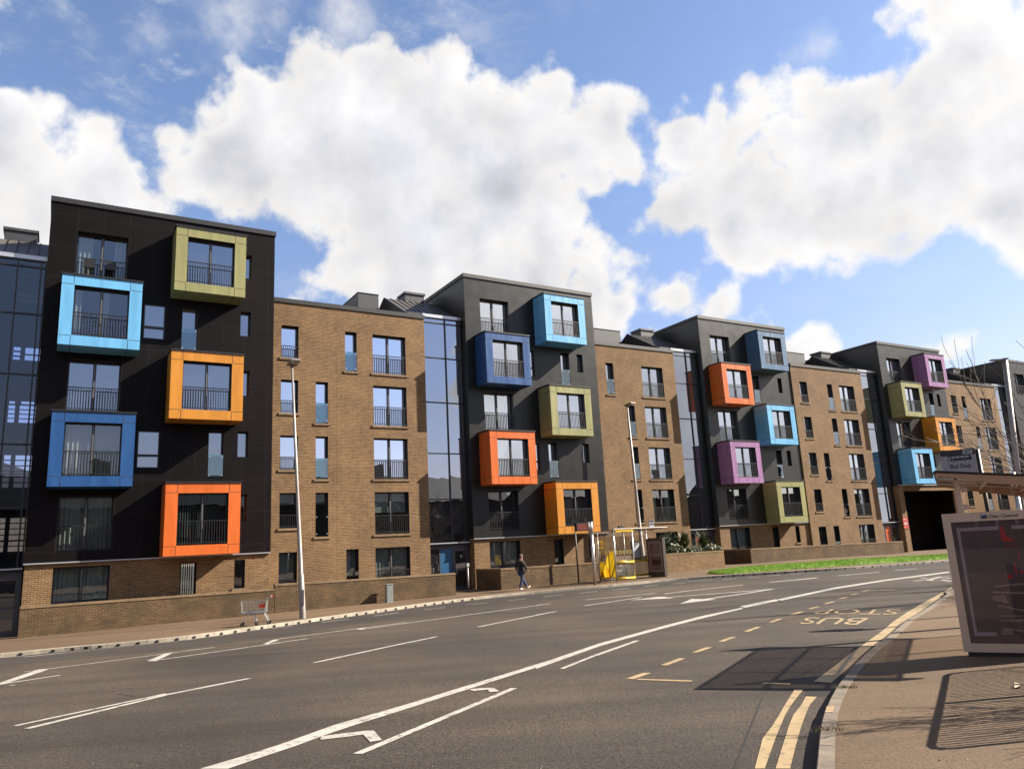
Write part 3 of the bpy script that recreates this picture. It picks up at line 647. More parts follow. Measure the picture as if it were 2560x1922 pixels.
tower(4,{},{4:6.72,2:5.4,0:5.4},'farthest dark tower, partly hidden behind the bare tree and lamp post','clad_sunlit')
def brick_block(t,wins,joint,label,u0=-11.62,yb=.3,plant=-4.8,covers={}):
    X,Y,h,Z=TW[t]; E_=empty('brick_apartment_block',(X,Y,Z),math.radians(h),label,'apartment block','tan brick blocks between the towers')
    u1=-2.55; z0=-.9; zt=15.27; D0=12.0
    holes=[]; specs=[]
    for k,n in wins:
        if k=='A': q=(-10.68,-9.79,n*HS+(.5 if n else -.1),n*HS+2.24)
        elif k=='D': q=(-5.70,-3.74,n*HS+.03,n*HS+2.24)
        elif k=='S': q=(-7.27,-6.61,n*HS+.03,n*HS+2.24)
        else: q=(-8.87,-8.21,n*HS+.03,n*HS+2.24)
        holes.append(q); specs.append((k,n,q))
    mb=MB(); sheet(mb,u0,u1,z0,zt-.2,holes,yb,.37,0,1)
    mb.quad((u1,yb,z0),(u1,D0,z0),(u1,D0,zt-.2),(u1,yb,zt-.2)); mb.quad((u0,D0,z0),(u0,yb,z0),(u0,yb,zt-.2),(u0,D0,zt-.2)); mb.quad((u1,D0,z0),(u0,D0,z0),(u0,D0,zt-.2),(u1,D0,zt-.2))
    mb.build('brick_walls',[M['brick'],M['black']],E_)
    p=MB(); p.box(u0,u1+.03,yb-.06,yb+.25,zt-.2,zt+.03); p.box(u0,u1,yb+.25,D0,zt-.3,zt-.12); p.build('roof_edge',M['zinc'],E_)
    if joint is not None:
        p=MB(); p.box(joint-.006,joint+.006,yb-.003,yb+.01,0,zt-.2); p.build('movement_joint',M['sill'],E_)
    for k,n,q in specs:
        gl='glass'; cov=covers.get((k,n))
        if cov: gl='glass_see'
        elif n<=1: gl='glass_dark'
        if k=='A': window(E_,*q,yb,'single',.33,gl,rail=.66 if n else 1.0,cover=cov,sill=n>0)
        elif k=='D': window(E_,*q,yb,'double',.33,gl,rail=1.05 if n!=1 else 1.0,cover=cov,sill=n>0)
        else: window(E_,*q,yb,'single',.33,gl,guard=1.08,cover=cov,sill=n>0)
    if plant:
        p=MB(); p.box(plant,-3.45,5.0,8.2,zt-.12,17.88); b=p.build('roof_plant_room',M['zinc_light'],E_)
        p=MB(); p.box(plant-.03,-3.43,4.97,8.23,17.88,17.93); p.build('plant_capping',M['zinc'],b)
        if t==1:
            p=MB(); p.box(-6.3,-5.3,7.2,8.2,zt-.12,17.55); p.box(-6.36,-5.24,7.14,8.26,17.55,17.68); p.build('roof_vent',M['zinc'],E_)
    return E_
brick_block(1,[('A',4),('A',3),('A',2),('A',1),('A',0),('S',4),('s',3),('s',2),('s',1),('S',0),('D',4),('D',3),('D',2),('D',1),('D',0)],-7.75,'tan brick block right of the nearest tower, behind the leaning lamp post',
 covers={('A',1):('blind',.68,1),('s',1):('blind',.75,1),('D',1):('blind',.52,1),('D',0):('curtain',0,1),('A',0):('blind',0,1),('S',0):('curtain',0,1)})
brick_block(2,[('A',4),('A',3),('A',2),('A',1),('s',4),('S',3),('S',2),('S',1),('D',4),('D',3),('D',2),('D',1),('D',0)],-7.6,'tan brick block behind the yellow bus shelter and the planted bed',plant=-8.6,covers={('D',1):('sheer',0,1)})
brick_block(3,[('A',4),('A',3),('A',2),('A',1),('A',0),('S',4),('S',3),('s',2),('S',1),('s',0),('D',4),('D',3),('D',2),('D',1),('D',0)],-8.0,'tan brick block above the long low wall and green verge, left of the dark gateway',u0=-11.56,plant=-8.6,covers={('D',1):('sheer',0,1)})
brick_block(4,[('A',4),('A',3),('A',2),('A',1),('s',4),('S',3),('s',2),('S',1),('D',4),('D',3),('D',2),('D',1),('s',0),('D',0)],-8.0,'farthest tan brick block, behind the bus stop flag and bare twigs',u0=-11.54,plant=-8.6)
LV=[2.37,4.73,7.31,10.25,12.89,15.0,15.28]
def stair(t,label,door_panel,number=None,see=False):
    X,Y,h,Z=TW[t]; E_=empty('stair_tower',(X,Y,Z),math.radians(h),label,'glass stair tower','glazed stair towers between the blocks')
    a,b=-2.53,-.02; y=.62
    g=MB(); g.quad((a,y,LV[0]),(b,y,LV[0]),(b,y,LV[-1]),(a,y,LV[-1])) if see else [g.quad((p+.0,y+random.uniform(-.004,.004),q),(r,y+random.uniform(-.004,.004),q),(r,y,s),(p,y,s)) for p,r in ((a,-1.07),(-1.07,-.22),(-.22,b)) for q,s in zip(LV,LV[1:])]
    g.build('glazing',M['glass_stair_see' if see else 'glass_stair'],E_)
    m=MB()
    for x in (a+.03,-1.07,-.22,b-.03):
        m.box(x-.03,x+.03,y-.07,y-.012,LV[0],LV[-1])
    for z in LV[1:]:
        m.box(a,b,y-.062,y-.014,z-.03,z+.03)
    m.build('curtain_wall_mullions',M['frame'],E_)
    c=MB(); c.box(a,b,y-.25,y+.02,LV[0]-.12,LV[0]-.02); c.build('door_canopy',M['black'],E_)
    c=MB(); c.box(a,b,y-.262,y-.25,LV[0]-.085,LV[0]-.03); c.build('canopy_edge',M['flash'],E_)
    # entrance
    d=MB(); d.box(a,a+.06,y,y+.06,-.9,2.24); d.box(-1.87,-1.81,y,y+.06,-.9,2.24); d.box(-1.1,-1.02,y,y+.06,-.9,2.24); d.box(-.1,b,y,y+.06,-.9,2.24); d.box(a+.06,-1.87,y,y+.06,2.0,2.24); d.box(-1.81,-1.1,y,y+.06,2.0,2.24); d.box(-1.02,-.1,y,y+.06,2.0,2.24); d.box(a+.06,-1.87,y,y+.06,-.9,-.2); d.box(-1.81,-1.1,y,y+.06,-.9,-.2)
    d.build('entrance_frame',pm('grey entrance frame',(.06,.06,.07),.45),E_)
    d=MB(); d.quad((a+.06,y+.03,-.2),(-1.87,y+.03,-.2),(-1.87,y+.03,2.0),(a+.06,y+.03,2.0)); d.build('side_light',M['glass_see'] if see else M['glass_dark'],E_)
    d=MB(); d.box(-1.81,-1.1,y+.02,y+.05,-.2,2.0); d.build('entrance_panel',pm('entrance panel colour',door_panel,.4),E_)
    d=MB(); 
    for q in ((-1.02,-.88,-.3,2.0),(-.22,-.1,-.3,2.0),(-.88,-.22,1.86,2.0),(-.88,-.22,-.3,-.05),(-.88,-.22,.78,.86)): d.box(q[0],q[1],y+.005,y+.05,q[2],q[3])
    dr=d.build('door',pm('grey door frame',(.075,.075,.09),.4),E_)
    d=MB(); d.quad((-.88,y+.03,-.05),(-.22,y+.03,-.05),(-.22,y+.03,1.86),(-.88,y+.03,1.86)); d.build('door_glass',M['glass_dark'],dr)
    d=MB(); d.tube([(-.85,y+.0,1.08),(-.85,y-.07,1.06),(-.85,y-.07,.62),(-.85,y+.0,.6)],.02,8); d.build('handle',M['steel'],dr)
    if number:
        d=MB(); add_text(d,number,lambda x_,y_:(-.52+x_*.32,y+.024,1.44+y_*.32)); d.build('door_number',pm('white door number',(.6,.6,.6),.6),dr)
    # roof behind the glazing
    r=MB(); e,zr=(1.0,15.57),(4.3,17.49); xa=-3.4
    r.quad((xa,1.0,15.57),(-.01,1.0,15.57),(-.01,4.3,17.49),(xa,4.3,17.49)); r.quad((-.01,7.6,15.57),(xa,7.6,15.57),(xa,4.3,17.49),(-.01,4.3,17.49))
    r.poly([(xa,7.6,15.57),(xa,1.0,15.57),(xa,4.3,17.49)],1); r.poly([(-.01,1.0,15.57),(-.01,7.6,15.57),(-.01,4.3,17.49)],1)
    r.box(xa,-.01,.72,7.6,15.31,15.565,1)
    ro=r.build('pitched_roof',[M['zinc_roof'],M['zinc']],E_)
    s=MB(); x=xa+.02
    while x<-.05:
        s.poly([(x,1.0,15.575),(x,1.0,15.62),(x,4.3,17.54),(x,4.3,17.495)]); s.quad((x,1.0,15.62),(x+.03,1.0,15.62),(x+.03,4.3,17.54),(x,4.3,17.54)); s.poly([(x+.03,1.0,15.62),(x+.03,1.0,15.575),(x+.03,4.3,17.495),(x+.03,4.3,17.54)]); x+=.42
    s.build('roof_seams',M['zinc'],ro)
    s=MB(); s.box(a,b,.52,.72,15.315,15.5); s.build('roof_flashing',M['flash'],ro)
    s=MB(); s.box(-1.9,-.6,4.35,5.5,17.0,18.0); s.box(-1.97,-.53,4.28,5.57,18.0,18.13); s.build('roof_vent',M['zinc_light'],ro)
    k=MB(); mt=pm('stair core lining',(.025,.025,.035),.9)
    if see:
        hs=[(-1.07,-.08,14.03,14.22),(-1.07,-.08,14.27,14.47),(-1.07,-.81,11.34,11.5),(-1.07,-.81,11.55,11.72),(-1.07,-.81,11.77,11.95),(-.63,-.05,11.34,11.6),(-.63,-.05,11.65,11.95),(-1.06,-.85,9.37,9.50),(-.62,-.08,9.37,9.51)]
        for x0,x1 in ((-1.07,-.83),(-.66,-.05)):
            for i in range(4): hs.append((x0,x1,8.55+i*.2,8.72+i*.2))
            for zb in (5.73,3.05):
                for i in range(6): hs.append((x0,x1,zb+i*.24,zb+.2+i*.24))
        hs.append((-.74,-.2,.45,1.78))
        sheet(k,-3.3,1.0,-.9,15.3,hs,2.7,.1,0,0)
        for z in (2.5,5.2,8.1,10.9,13.4): k.box(a,b,.75,2.65,z-.12,z)
        k.quad((a-.02,2.7,-.9),(a-.02,.6,-.9),(a-.02,.6,15.3),(a-.02,2.7,15.3))
        for z in (3.4,6.1,9.0,11.8,14.3): k.box(a,b,.9,.93,z,z+.05)
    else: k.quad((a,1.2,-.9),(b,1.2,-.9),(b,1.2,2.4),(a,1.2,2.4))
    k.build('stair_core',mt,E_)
    return E_
stair(0,'see-through glass stair tower cut by the left edge, bright slatted windows behind it',(.05,.09,.16),see=True)
stair(1,'glass stair tower with a blue panel beside its entrance door marked 9',(.02,.12,.27),'9')
stair(2,'glass stair tower whose foot is hidden by spiky shrubs in the planter',(.3,.05,.05))
stair(3,'glass stair tower with an orange entrance panel beside the gateway',(.75,.13,.02))
stair(4,'farthest sliver of glass stair tower seen through bare twigs',(.1,.3,.1))
# ------------------------------------------------------------------ garden walls
def gwall(t,u0,u1,d,zt0,zt1,label,mat='brick_garden',ret=None,th=.24,group='low brick garden walls'):
    O=frame(t)[0]; x,y=xy(u0,d,t); zb=zpav(x,y); E_=empty('garden_wall',(x,y,zb),math.radians(TW[t][2]),label,'garden wall',group)
    L=u1-u0; c=.085; a,b=zt0-zb,zt1-zb
    def slab(mb,za0,za1,zb0,zb1,e):
        v=[(-e*0,-e,za0),(L+e*0,-e,zb0),(L,th+e,zb0),(0,th+e,za0),(0,-e,za1),(L,-e,zb1),(L,th+e,zb1),(0,th+e,za1)]
        i=len(mb.v); mb.v+=v
        for f in ((0,1,5,4),(1,2,6,5),(2,3,7,6),(3,0,4,7),(4,5,6,7),(3,2,1,0)): mb.f.append(tuple(i+j for j in f)); mb.m.append(0)
    mb=MB(); slab(mb,-.6,a-c,-.6,b-c,0)
    if ret: mb.box(.0,th,th+.002,ret,-.6,a-c)
    mb.build('wall_face',M[mat],E_)
    mb=MB(); slab(mb,a-c+.001,a,b-c+.001,b,.02)
    if ret: mb.box(-.02,th+.02,th+.022,ret,a-c+.001,a)
    mb.build('coping',M['sill'],E_)
    return E_
gwall(0,.03,9.50,1.05,-1.28,-1.28,'low brick wall at the far left, in front of the nearest tower')
gwall(0,9.52,18.42,1.05,-1.09,-1.15,'low brick wall behind the grey service cabinet, a step higher than its neighbour')
gwall(1,0.0,11.2,2.8,-1.10,-1.13,'low brick wall the walking person passes, turning back to the door',ret=2.7)
gwall(1,11.22,16.09,3.11,-.91,-.92,'sunlit brick planter wall holding variegated shrubs',mat='brick',ret=2.5)
gwall(2,0.0,17.1,2.6,-.985,-1.175,'long low brick wall beside the green grass verge',ret=2.5)
# sign on the gateway pier
O,U,Nn=frame(3)
def onwall(t,u,d,z): x,y=xy(u,d,t); return (x,y,TW[t][3]+z)
e=empty('notice_board',onwall(3,.12,-.073,1.73),math.radians(TW[3][2]),'red notice board fixed to the brick gateway pier','notice board')
mb=MB(); mb.box(-.2,.5,-.03,0,0,.92); mb.build('panel',pm('red sign panel',(.62,.04,.02),.5),e)
mb=MB()
for z,w in ((.74,.4),(.46,.5),(.40,.42),(.33,.46),(.08,.2)): mb.box(-.12,-.12+w,-.034,-.0301,z,z+.045)
mb.build('lettering',pm('white sign lettering',(.75,.72,.7),.6),e)
# ------------------------------------------------------------------ street furniture
def tube_obj(name,pts,rad,mat,par,n=12):
    b=MB(); b.tube(pts,rad,n); return b.build(name,mat,par,smooth=True)
H31=math.radians(31.3)
M['galv']=pm('galvanised steel',(.25,.225,.21),.58,metal=.65,var=.15,vscale=5)
M['galv_dark']=pm('dull lamp column',(.22,.20,.195),.45,metal=.7,var=.15,vscale=5)
M['rubber']=pm('black rubber',(.015,.015,.015),.8)
def lamp(basexyz,top,label,r0,r1,head=True,heading=H31,mat='galv'):
    bx,by,bz=basexyz; E_=empty('street_lamp',(bx,by,bz),0,label,'street lamp','street lamps')
    t=Vector(top)-Vector(basexyz); L=t.length
    pts=[t*s for s in (-.02,0,.16,.165,.5,1)]; rr=[r0*1.15,r0*1.15,r0*1.08,r0*.86,(r0*.86+r1)/2,r1]
    tube_obj('pole',[tuple(p) for p in pts],rr,M[mat],E_)
    b=MB(); b.box(-r0*.7,r0*.7,-r0*1.22,-r0*1.0,.45,1.05); b.build('access_door',M[mat],E_)
    if head:
        b=MB(); b.box(-.19,.19,-.62,.10,-.035,.035); b.box(-.06,.06,-.05,.08,-.12,-.035)
        h=b.build('lamp_head',M['galv_dark'],E_); h.location=tuple(t+Vector((0,0,.1))); h.rotation_euler=(math.radians(-6),0,heading)
        b=MB(); b.box(-.15,.15,-.56,-.2,-.042,-.0355); g=b.build('lamp_lens',pm('lamp lens',(.5,.5,.48),.25),h)
    return E_
def top_at(px,py,y):
    r=ray(px,py); k=y/r[1]; return (r[0]*k,r[1]*k,r[2]*k)
b0=gp(757,1545,.11); lamp(b0,top_at(730,917,b0[1]),'tall leaning street lamp on the far pavement, left of the service cabinet',.105,.042)
b0=gp(1611,1433,.11); lamp(b0,top_at(1568,1017,b0[1]),'street lamp rising from behind the yellow bus shelter',.14,.06)
b0=gp(2579,1478,.11); tp=top_at(2512,899,b0[1]); l=lamp(b0,tp,'grey lamp column at the right edge, in front of the bare tree',.085,.072,head=False)
b=MB(); b.box(-.42,.06,-.06,.06,-.02,.02); b.box(-.08,.08,-.08,.08,.02,.035); h=b.build('lamp_bracket',M['galv_dark'],l); h.location=tuple(Vector(tp)-Vector(b0))
# thin dark pole with an orange tag
b0=gp(1447,1456,.11); e=empty('sign_pole',b0,H31,'thin dark pole with a small orange tag, standing against the garden wall','pole')
tube_obj('pole',[(0,0,-.05),(-.02,0,3.0)],.042,M['black'],e); b=MB(); b.box(-.16,-.03,-.03,.03,2.72,3.0); b.build('orange_tag',CM['amber'],e)
# information display on a steel post
b0=gp(1488,1461,.11); e=empty('information_display',b0,H31,'black display box with red rows on a tall brushed steel post','bus display')
b=MB(); b.tube([(0,0,-.05),(0,0,2.55)],.085,14); b.tube([(0,0,2.5),(0,0,3.14)],[.09,.1],14)
for k in range(3): b.tube([(-.2+k*.055,-.02,2.55),(-.2+k*.055,-.02,3.12)],.026,8)
b.build('post',M['steel'],e,smooth=True)
b=MB(); b.box(-.98,-.22,-.1,.1,2.68,3.1); c=b.build('display_case',M['black'],e)
b=MB(); b.quad((-.95,-.103,2.72),(-.25,-.103,2.72),(-.25,-.103,3.06),(-.95,-.103,3.06)); b.build('screen',pm('dark red display face',(.14,.025,.012),.35),c)
b=MB()
for k in range(4): b.box(-.9,-.35-.1*(k%2),-.107,-.1035,2.76+k*.075,2.785+k*.075)
b.build('display_rows',pm('red display rows',(.35,.05,.02),.5),c)
b=MB(); b.box(-.24,0.0,-.03,.03,2.8,2.9); b.build('arm',M['steel'],e)
# service cabinet
b0=gp(973,1505,.11); e=empty('service_cabinet',b0,H31,'small pale grey service cabinet on the pavement against the brick wall','cabinet')
b=MB(); b.box(-.15,.15,-.13,.13,-.1,.8); b.build('body',pm('grey green cabinet paint',(.36,.39,.37),.5,var=.15,vscale=8),e)
b=MB(); b.box(-.17,.17,-.15,.15,.801,.84); b.box(-.11,.11,-.135,-.131,.08,.74); b.box(.07,.09,-.143,-.136,.4,.5); b.build('door_and_lid',pm('cabinet lid',(.30,.33,.32),.5),e)
# intercom post beside door 9
p=onwall(1,-1.25,1.5,0); e=empty('intercom_post',(p[0],p[1],zpav(p[0],p[1])),H31,'short pale intercom post beside the door marked 9','intercom post')
tube_obj('post',[(0,0,-.1),(0,0,1.32)],.045,M['galv'],e); b=MB(); b.box(-.07,.07,-.07,.06,1.3,1.48); b.build('intercom_head',M['curtain'],e)
# ------------------------------------------------------------------ shopping trolley
def trolley():
    b0=gp(640,1562,.11); e=empty('shopping_trolley',(b0[0],b0[1],b0[2]),math.radians(14),'wire shopping trolley with a red handle left on the pavement','shopping trolley')
    ch=M['chrome']=pm('chrome wire',(.5,.5,.49),.3,metal=.85); 
    def bx(s,t,z): # basket: s 0 front..1 back, t -1..1
        return (-.50+s*.86,t*(.20+.07*s),z)
    b=MB()
    for k in range(6):
        f=k/5; z=lambda s:(.45-.02*s)+f*(.38+.03*s)
        ins=.03*(1-f); 
        b.tube([(bx(0,-1,z(0))[0]+ins,bx(0,-1,0)[1]+ins,z(0)),(bx(1,-1,0)[0],bx(1,-1,0)[1]+ins,z(1)),(bx(1,1,0)[0],bx(1,1,0)[1]-ins,z(1)),(bx(0,1,0)[0]+ins,bx(0,1,0)[1]-ins,z(0)),(bx(0,-1,0)[0]+ins,bx(0,-1,0)[1]+ins,z(0))],.006 if k in(0,5) else .003,5)
    for i in range(19):
        s=i/18
        for t in (-1,1):
            q=bx(s,t,0); b.tube([(q[0],q[1]-t*.03,.45),(q[0],q[1],.84)],.002,4)
    for i in range(9):
        t=-1+i/4
        for s in (0,1): q=bx(s,t,0); b.tube([(q[0]+(.03 if s==0 else 0),q[1],.45),(q[0],q[1],.84)],.002,4)
        b.tube([bx(0,t*.9,.45),bx(1,t*.9,.44)],.004,4)
    b.build('basket',ch,e)
    b=MB(); b.box(-.46,.30,-.19,.19,.415,.44); b.build('base_tray',pm('pale trolley tray',(.6,.6,.58),.5),e)
    b=MB()
    for t in (-1,1):
        b.tube([(.34,t*.25,.86),(.50,t*.26,.93),(.52,t*.26,.95)],.012,6); b.tube([(.36,t*.25,.84),(.28,t*.22,.42),(.43,t*.24,.13)],.014,6)
        b.tube([(.28,t*.22,.42),(-.20,t*.17,.40),(-.10,t*.17,.40),(-.05,t*.19,.30),(.02,t*.2,.13)],.013,6)
        b.tube([(-.2,t*.17,.40),(-.44,t*.15,.22),(-.46,t*.15,.13)],.013,6)
    b.tube([(-.44,-.15,.22),(-.44,.15,.22)],.012,6)
    b.build('chassis',ch,e)
    b=MB(); b.tube([(.52,-.27,.95),(.52,.27,.95)],.02,10); b.build('handle',pm('red plastic handle',(.72,.035,.02),.4),e,smooth=True)
    b=MB(); b.box(.47,.50,-.12,.12,.90,.985); b.build('coin_lock',pm('pale plastic lock',(.6,.5,.48),.4),e)
    b=MB(); b.box(.12,.32,-.262,-.254,.60,.72); b.build('red_card',pm('red advert card',(.75,.05,.015),.5),e)
    for (x,y) in ((-.46,-.15),(-.46,.15),(.03,-.2),(.44,-.24),(.44,.24)):
        b=MB(); b.tube([(x,y-.016,.062),(x,y+.016,.062)],.06,14); w=b.build('wheel',M['rubber'],e)
        b=MB(); b.box(x-.015,x+.015,y-.026,y-.019,.05,.15); b.box(x-.015,x+.015,y+.019,y+.026,.05,.15); b.build('wheel_fork',ch,w)
trolley()
# ------------------------------------------------------------------ person
def skin(name,verts,edges,mat,par,sub=2):
    me=bpy.data.meshes.new(name); me.from_pydata([v[0] for v in verts],edges,[]); me.materials.append(mat)
    o=bpy.data.objects.new(name,me); C.objects.link(o); o.parent=par
    md=o.modifiers.new('skin','SKIN'); 
    for i,v in enumerate(verts):
        r=v[1]; r=r if isinstance(r,tuple) else (r,r); me.skin_vertices[0].data[i].radius=r; me.skin_vertices[0].data[i].use_root=(i==0)
    md.use_smooth_shade=True; md.branch_smoothing=.5
    s=o.modifiers.new('sub','SUBSURF'); s.levels=sub; s.render_levels=sub
    return o
def person():
    b0=gp(1305,1474,.11); e=empty('person',b0,math.radians(33),'person in a dark jacket, blue jeans and white trainers striding along the far pavement','person')
    sk=pm('skin',(.42,.24,.17),.55); jk=pm('dark jacket cloth',(.012,.010,.012),.85); jn=pm('blue denim',(.045,.07,.16),.85,var=.3,vscale=14); sh=pm('white trainers',(.75,.74,.72),.5); hr=pm('grey hair',(.16,.14,.13),.8)
    # continuous body: pelvis root, spine, neck, head, arms with hands, legs with feet
    V=[((0,0,.93),(.10,.12)),((0,0,1.15),(.10,.13)),((.01,0,1.38),(.11,.16)),((.03,0,1.50),.055),((.05,0,1.58),.07),((.06,0,1.68),(.085,.075)),((.05,0,1.755),.06),
       ((.0,.20,1.41),.062),((-.12,.27,1.16),.05),((-.03,.29,.92),.036),((.0,.29,.84),(.045,.022)),
       ((.0,-.20,1.41),.062),((.06,-.27,1.15),.05),((.22,-.26,.95),.036),((.28,-.25,.88),(.045,.022)),
       ((.0,.095,.88),.09),((.16,.10,.49),.062),((.38,.10,.13),.045),((.47,.10,.10),.04),((.56,.10,.17),.03),
       ((.0,-.095,.88),.09),((-.03,-.10,.48),.062),((-.19,-.10,.10),.045),((-.13,-.10,.045),.04),((-.02,-.10,.035),.03)]
    Ed=[(0,1),(1,2),(2,3),(3,4),(4,5),(5,6),(2,7),(7,8),(8,9),(9,10),(2,11),(11,12),(12,13),(13,14),(0,15),(15,16),(16,17),(17,18),(18,19),(0,20),(20,21),(21,22),(22,23),(23,24)]
    skin('body',V,Ed,sk,e)
    V=[((0,0,.83),(.18,.205)),((0,0,1.08),(.16,.19)),((.0,0,1.30),(.145,.19)),((.02,0,1.44),(.10,.14)),((.0,.21,1.40),.085),((-.12,.28,1.16),.075),((-.03,.30,.94),.058),((.0,-.21,1.40),.085),((.06,-.28,1.15),.075),((.21,-.27,.96),.056)]
    skin('jacket',V,[(0,1),(1,2),(2,3),(2,4),(4,5),(5,6),(2,7),(7,8),(8,9)],jk,e)
    V=[((0,0,.92),(.14,.165)),((.0,.095,.84),.105),((.16,.10,.49),.08),((.37,.10,.13),.066),((.0,-.095,.84),.105),((-.03,-.10,.48),.08),((-.19,-.10,.10),.066)]
    skin('jeans',V,[(0,1),(1,2),(2,3),(0,4),(4,5),(5,6)],jn,e)
    skin('shoe',[((.37,.10,.075),.052),((.47,.10,.09),.05),((.60,.10,.16),.036)],[(0,1),(1,2)],sh,e)
    skin('shoe',[((-.22,-.10,.055),.05),((-.12,-.10,.05),.048),((.02,-.10,.04),.036)],[(0,1),(1,2)],sh,e)
    skin('hair',[((.015,0,1.63),(.07,.07)),((.02,0,1.71),(.085,.08)),((.05,0,1.765),(.07,.07))],[(0,1),(1,2)],hr,e)
    skin('collar',[((-.03,-.05,1.485),.03),((-.055,0,1.49),.032),((-.03,.05,1.485),.03)],[(0,1),(1,2)],pm('pale collar',(.4,.38,.36),.8),e)
    b=MB(); 
    for s in (-1,1): b.tube([(.125,s*.03,1.685),(.137,s*.03,1.685)],.010,8)
    b.box(.135,.142,-.022,.022,1.625,1.632); b.build('eyes_and_mouth',M['rubber'],e)
    skin('nose',[((.13,0,1.675),.012),((.158,0,1.65),.014)],[(0,1)],sk,e,1)
person()
# ------------------------------------------------------------------ bus shelter across the road
YL=pm('yellow shelter paint',(.95,.60,.02),.4); YF=pm('yellow shelter film',(1.0,.66,.03),.4,trans=.65); YD=pm('deep yellow shelter graphic',(1.0,.44,.015),.45,trans=.65)
def far_shelter():
    b0=gp(1501,1454,.11); e=empty('bus_shelter',(b0[0],b0[1],b0[2]),math.radians(31.6),'yellow and steel bus shelter on the far pavement, glass walled with a dark advert panel','bus shelter')
    Lx=3.45; Dp=1.42; st=M['steel']; zr=lambda y: 2.58-.08*y
    fr=MB()
    for x,y in ((0,0),(0,-Dp),(1.25,-Dp),(1.82,0),(Lx,0)): tube_obj('post',[(x,y,-.05),(x,y,zr(y))],.045,st,e,10)
    for z in (.12,2.4): fr.tube([(0,0,z),(0,-Dp,z)],.025,8)
    fr.build('cross_rails',st,e,smooth=True)
    r=MB(); 
    v=[(-.45,.12,zr(.12)),(Lx+.25,.12,zr(.12)),(Lx+.25,-Dp-.12,zr(-Dp-.12)),(-.05,-Dp-.12,zr(-Dp-.12))]
    r.quad(v[3],v[2],v[1],v[0]); r.quad(*[(p[0],p[1],p[2]-.02) for p in v]); ro=r.build('roof',glassmat('smoked roof sheet',.08,.45,see=.85,tint=(.9,.86,.8)),e)
    r=MB(); r.tube([v[3],v[2]],.024,8); r.tube([v[0],v[3]],.018,8); r.tube([v[0],v[1]],.02,8)
    for x in (.9,1.82,2.7): r.tube([(x,.1,zr(.1)-.04),(x,-Dp-.1,zr(-Dp-.1)-.04)],.022,6)
    r.build('roof_edge',M['galv'],ro)
    r=MB(); r.box(.02,1.25,-Dp-.16,-Dp-.13,zr(-Dp)-.14,zr(-Dp)-.05); r.build('fascia',YL,ro)
    g=MB(); g.quad((0,-.04,.2),(0,-Dp+.04,.2),(0,-Dp+.04,2.3),(0,-.04,2.3)); g.quad((.05,0,.2),(1.78,0,.2),(1.78,0,2.35),(.05,0,2.35)); g.quad((1.86,0,.2),(Lx-.05,0,.2),(Lx-.05,0,2.35),(1.86,0,2.35))
    g.build('glass_panels',glassmat('shelter glass',.08,.5,see=.88,tint=(.92,.9,.86)),e)
    y=MB(); y.tube([(.05,-.06,.98),(Lx-.05,-.06,.98)],.065,8); y.tube([(.05,-.06,.2),(Lx-.05,-.06,.2)],.065,8); y.build('yellow_rails',YL,e,smooth=True)
    y=MB(); y.tube([(.05,-Dp-.02,.98),(1.22,-Dp-.02,.98)],.06,8); y.tube([(.05,-Dp-.02,.16),(1.22,-Dp-.02,.16)],.065,8); y.build('front_screen_rails',YL,e,smooth=True)
    y=MB(); y.quad((.05,-Dp,.25),(1.21,-Dp,.25),(1.21,-Dp,2.3),(.05,-Dp,2.3)); y.build('front_screen',glassmat('front screen glass',.08,.5,see=.9,tint=(.92,.9,.86)),e)
    # graphic on the end glass: u runs from the back to the kerb
    P=lambda a,z,o=0:(-.006-o,-a,z)
    a=MB(); a.poly([P(.06,.25),P(.06,.98),P(.45,1.0),P(.6,.85),P(.62,.25)][::-1])
    a.poly([P(1.36,.25,.002),P(.95,.25,.002),P(.62,.85,.002),P(.66,1.15,.002),P(.8,1.38,.002),P(1.0,1.52,.002),P(1.36,1.62,.002)]); gr=a.build('yellow_graphic',YF,e)
    a=MB(); a.poly([P(.62,.25,.004),P(.98,.25,.004),P(.82,.62,.004),P(.64,.82,.004)]); a.poly([P(.1,.25,.004),P(.42,.25,.004),P(.36,.5,.004),P(.2,.58,.004),P(.1,.5,.004)]); a.build('deep_yellow_graphic',YD,gr)
    mk_=pm('yellow marker film',(1.0,.8,.25),.5,trans=.6)
    for i in range(5):
        sq=MB()
        for q in ((0,.03,0,.17),(.09,.12,0,.17),(.03,.09,0,.04),(.03,.09,.13,.17)): yy=.12+i*.26; sq.quad(P(yy+q[0],1.42+q[2],.003),P(yy+q[1],1.42+q[2],.003),P(yy+q[1],1.42+q[3],.003),P(yy+q[0],1.42+q[3],.003))
        sq.build('window_marker',mk_,e); sq=MB()
        for q in ((0,.03,0,.17),(.11,.14,0,.17),(.03,.11,0,.04),(.03,.11,.13,.17)): xx=.06+i*.24; sq.quad((xx+q[0],-Dp-.004,1.42+q[2]),(xx+q[1],-Dp-.004,1.42+q[2]),(xx+q[1],-Dp-.004,1.42+q[3]),(xx+q[0],-Dp-.004,1.42+q[3]))
        sq.build('window_marker',mk_,e)
    t=MB(); add_text(t,'link',lambda x,yv:(-.007,-(.52-yv*.62),1.72+x*.34),1,'LEFT',bold=.012); t.build('lettering',YF,e)
    t=MB(); add_text(t,'fast',lambda x,yv:(-.007,-(.52-yv*.62),1.10+x*.33),1,'LEFT',bold=.012); t.build('dark_lettering',M['frame'],e)
    b=MB(); b.box(.25,1.6,-.5,-.22,.5,.55)
    b.build('bench',pm('pale bench seat',(.62,.60,.56),.4),e)
    b=MB()
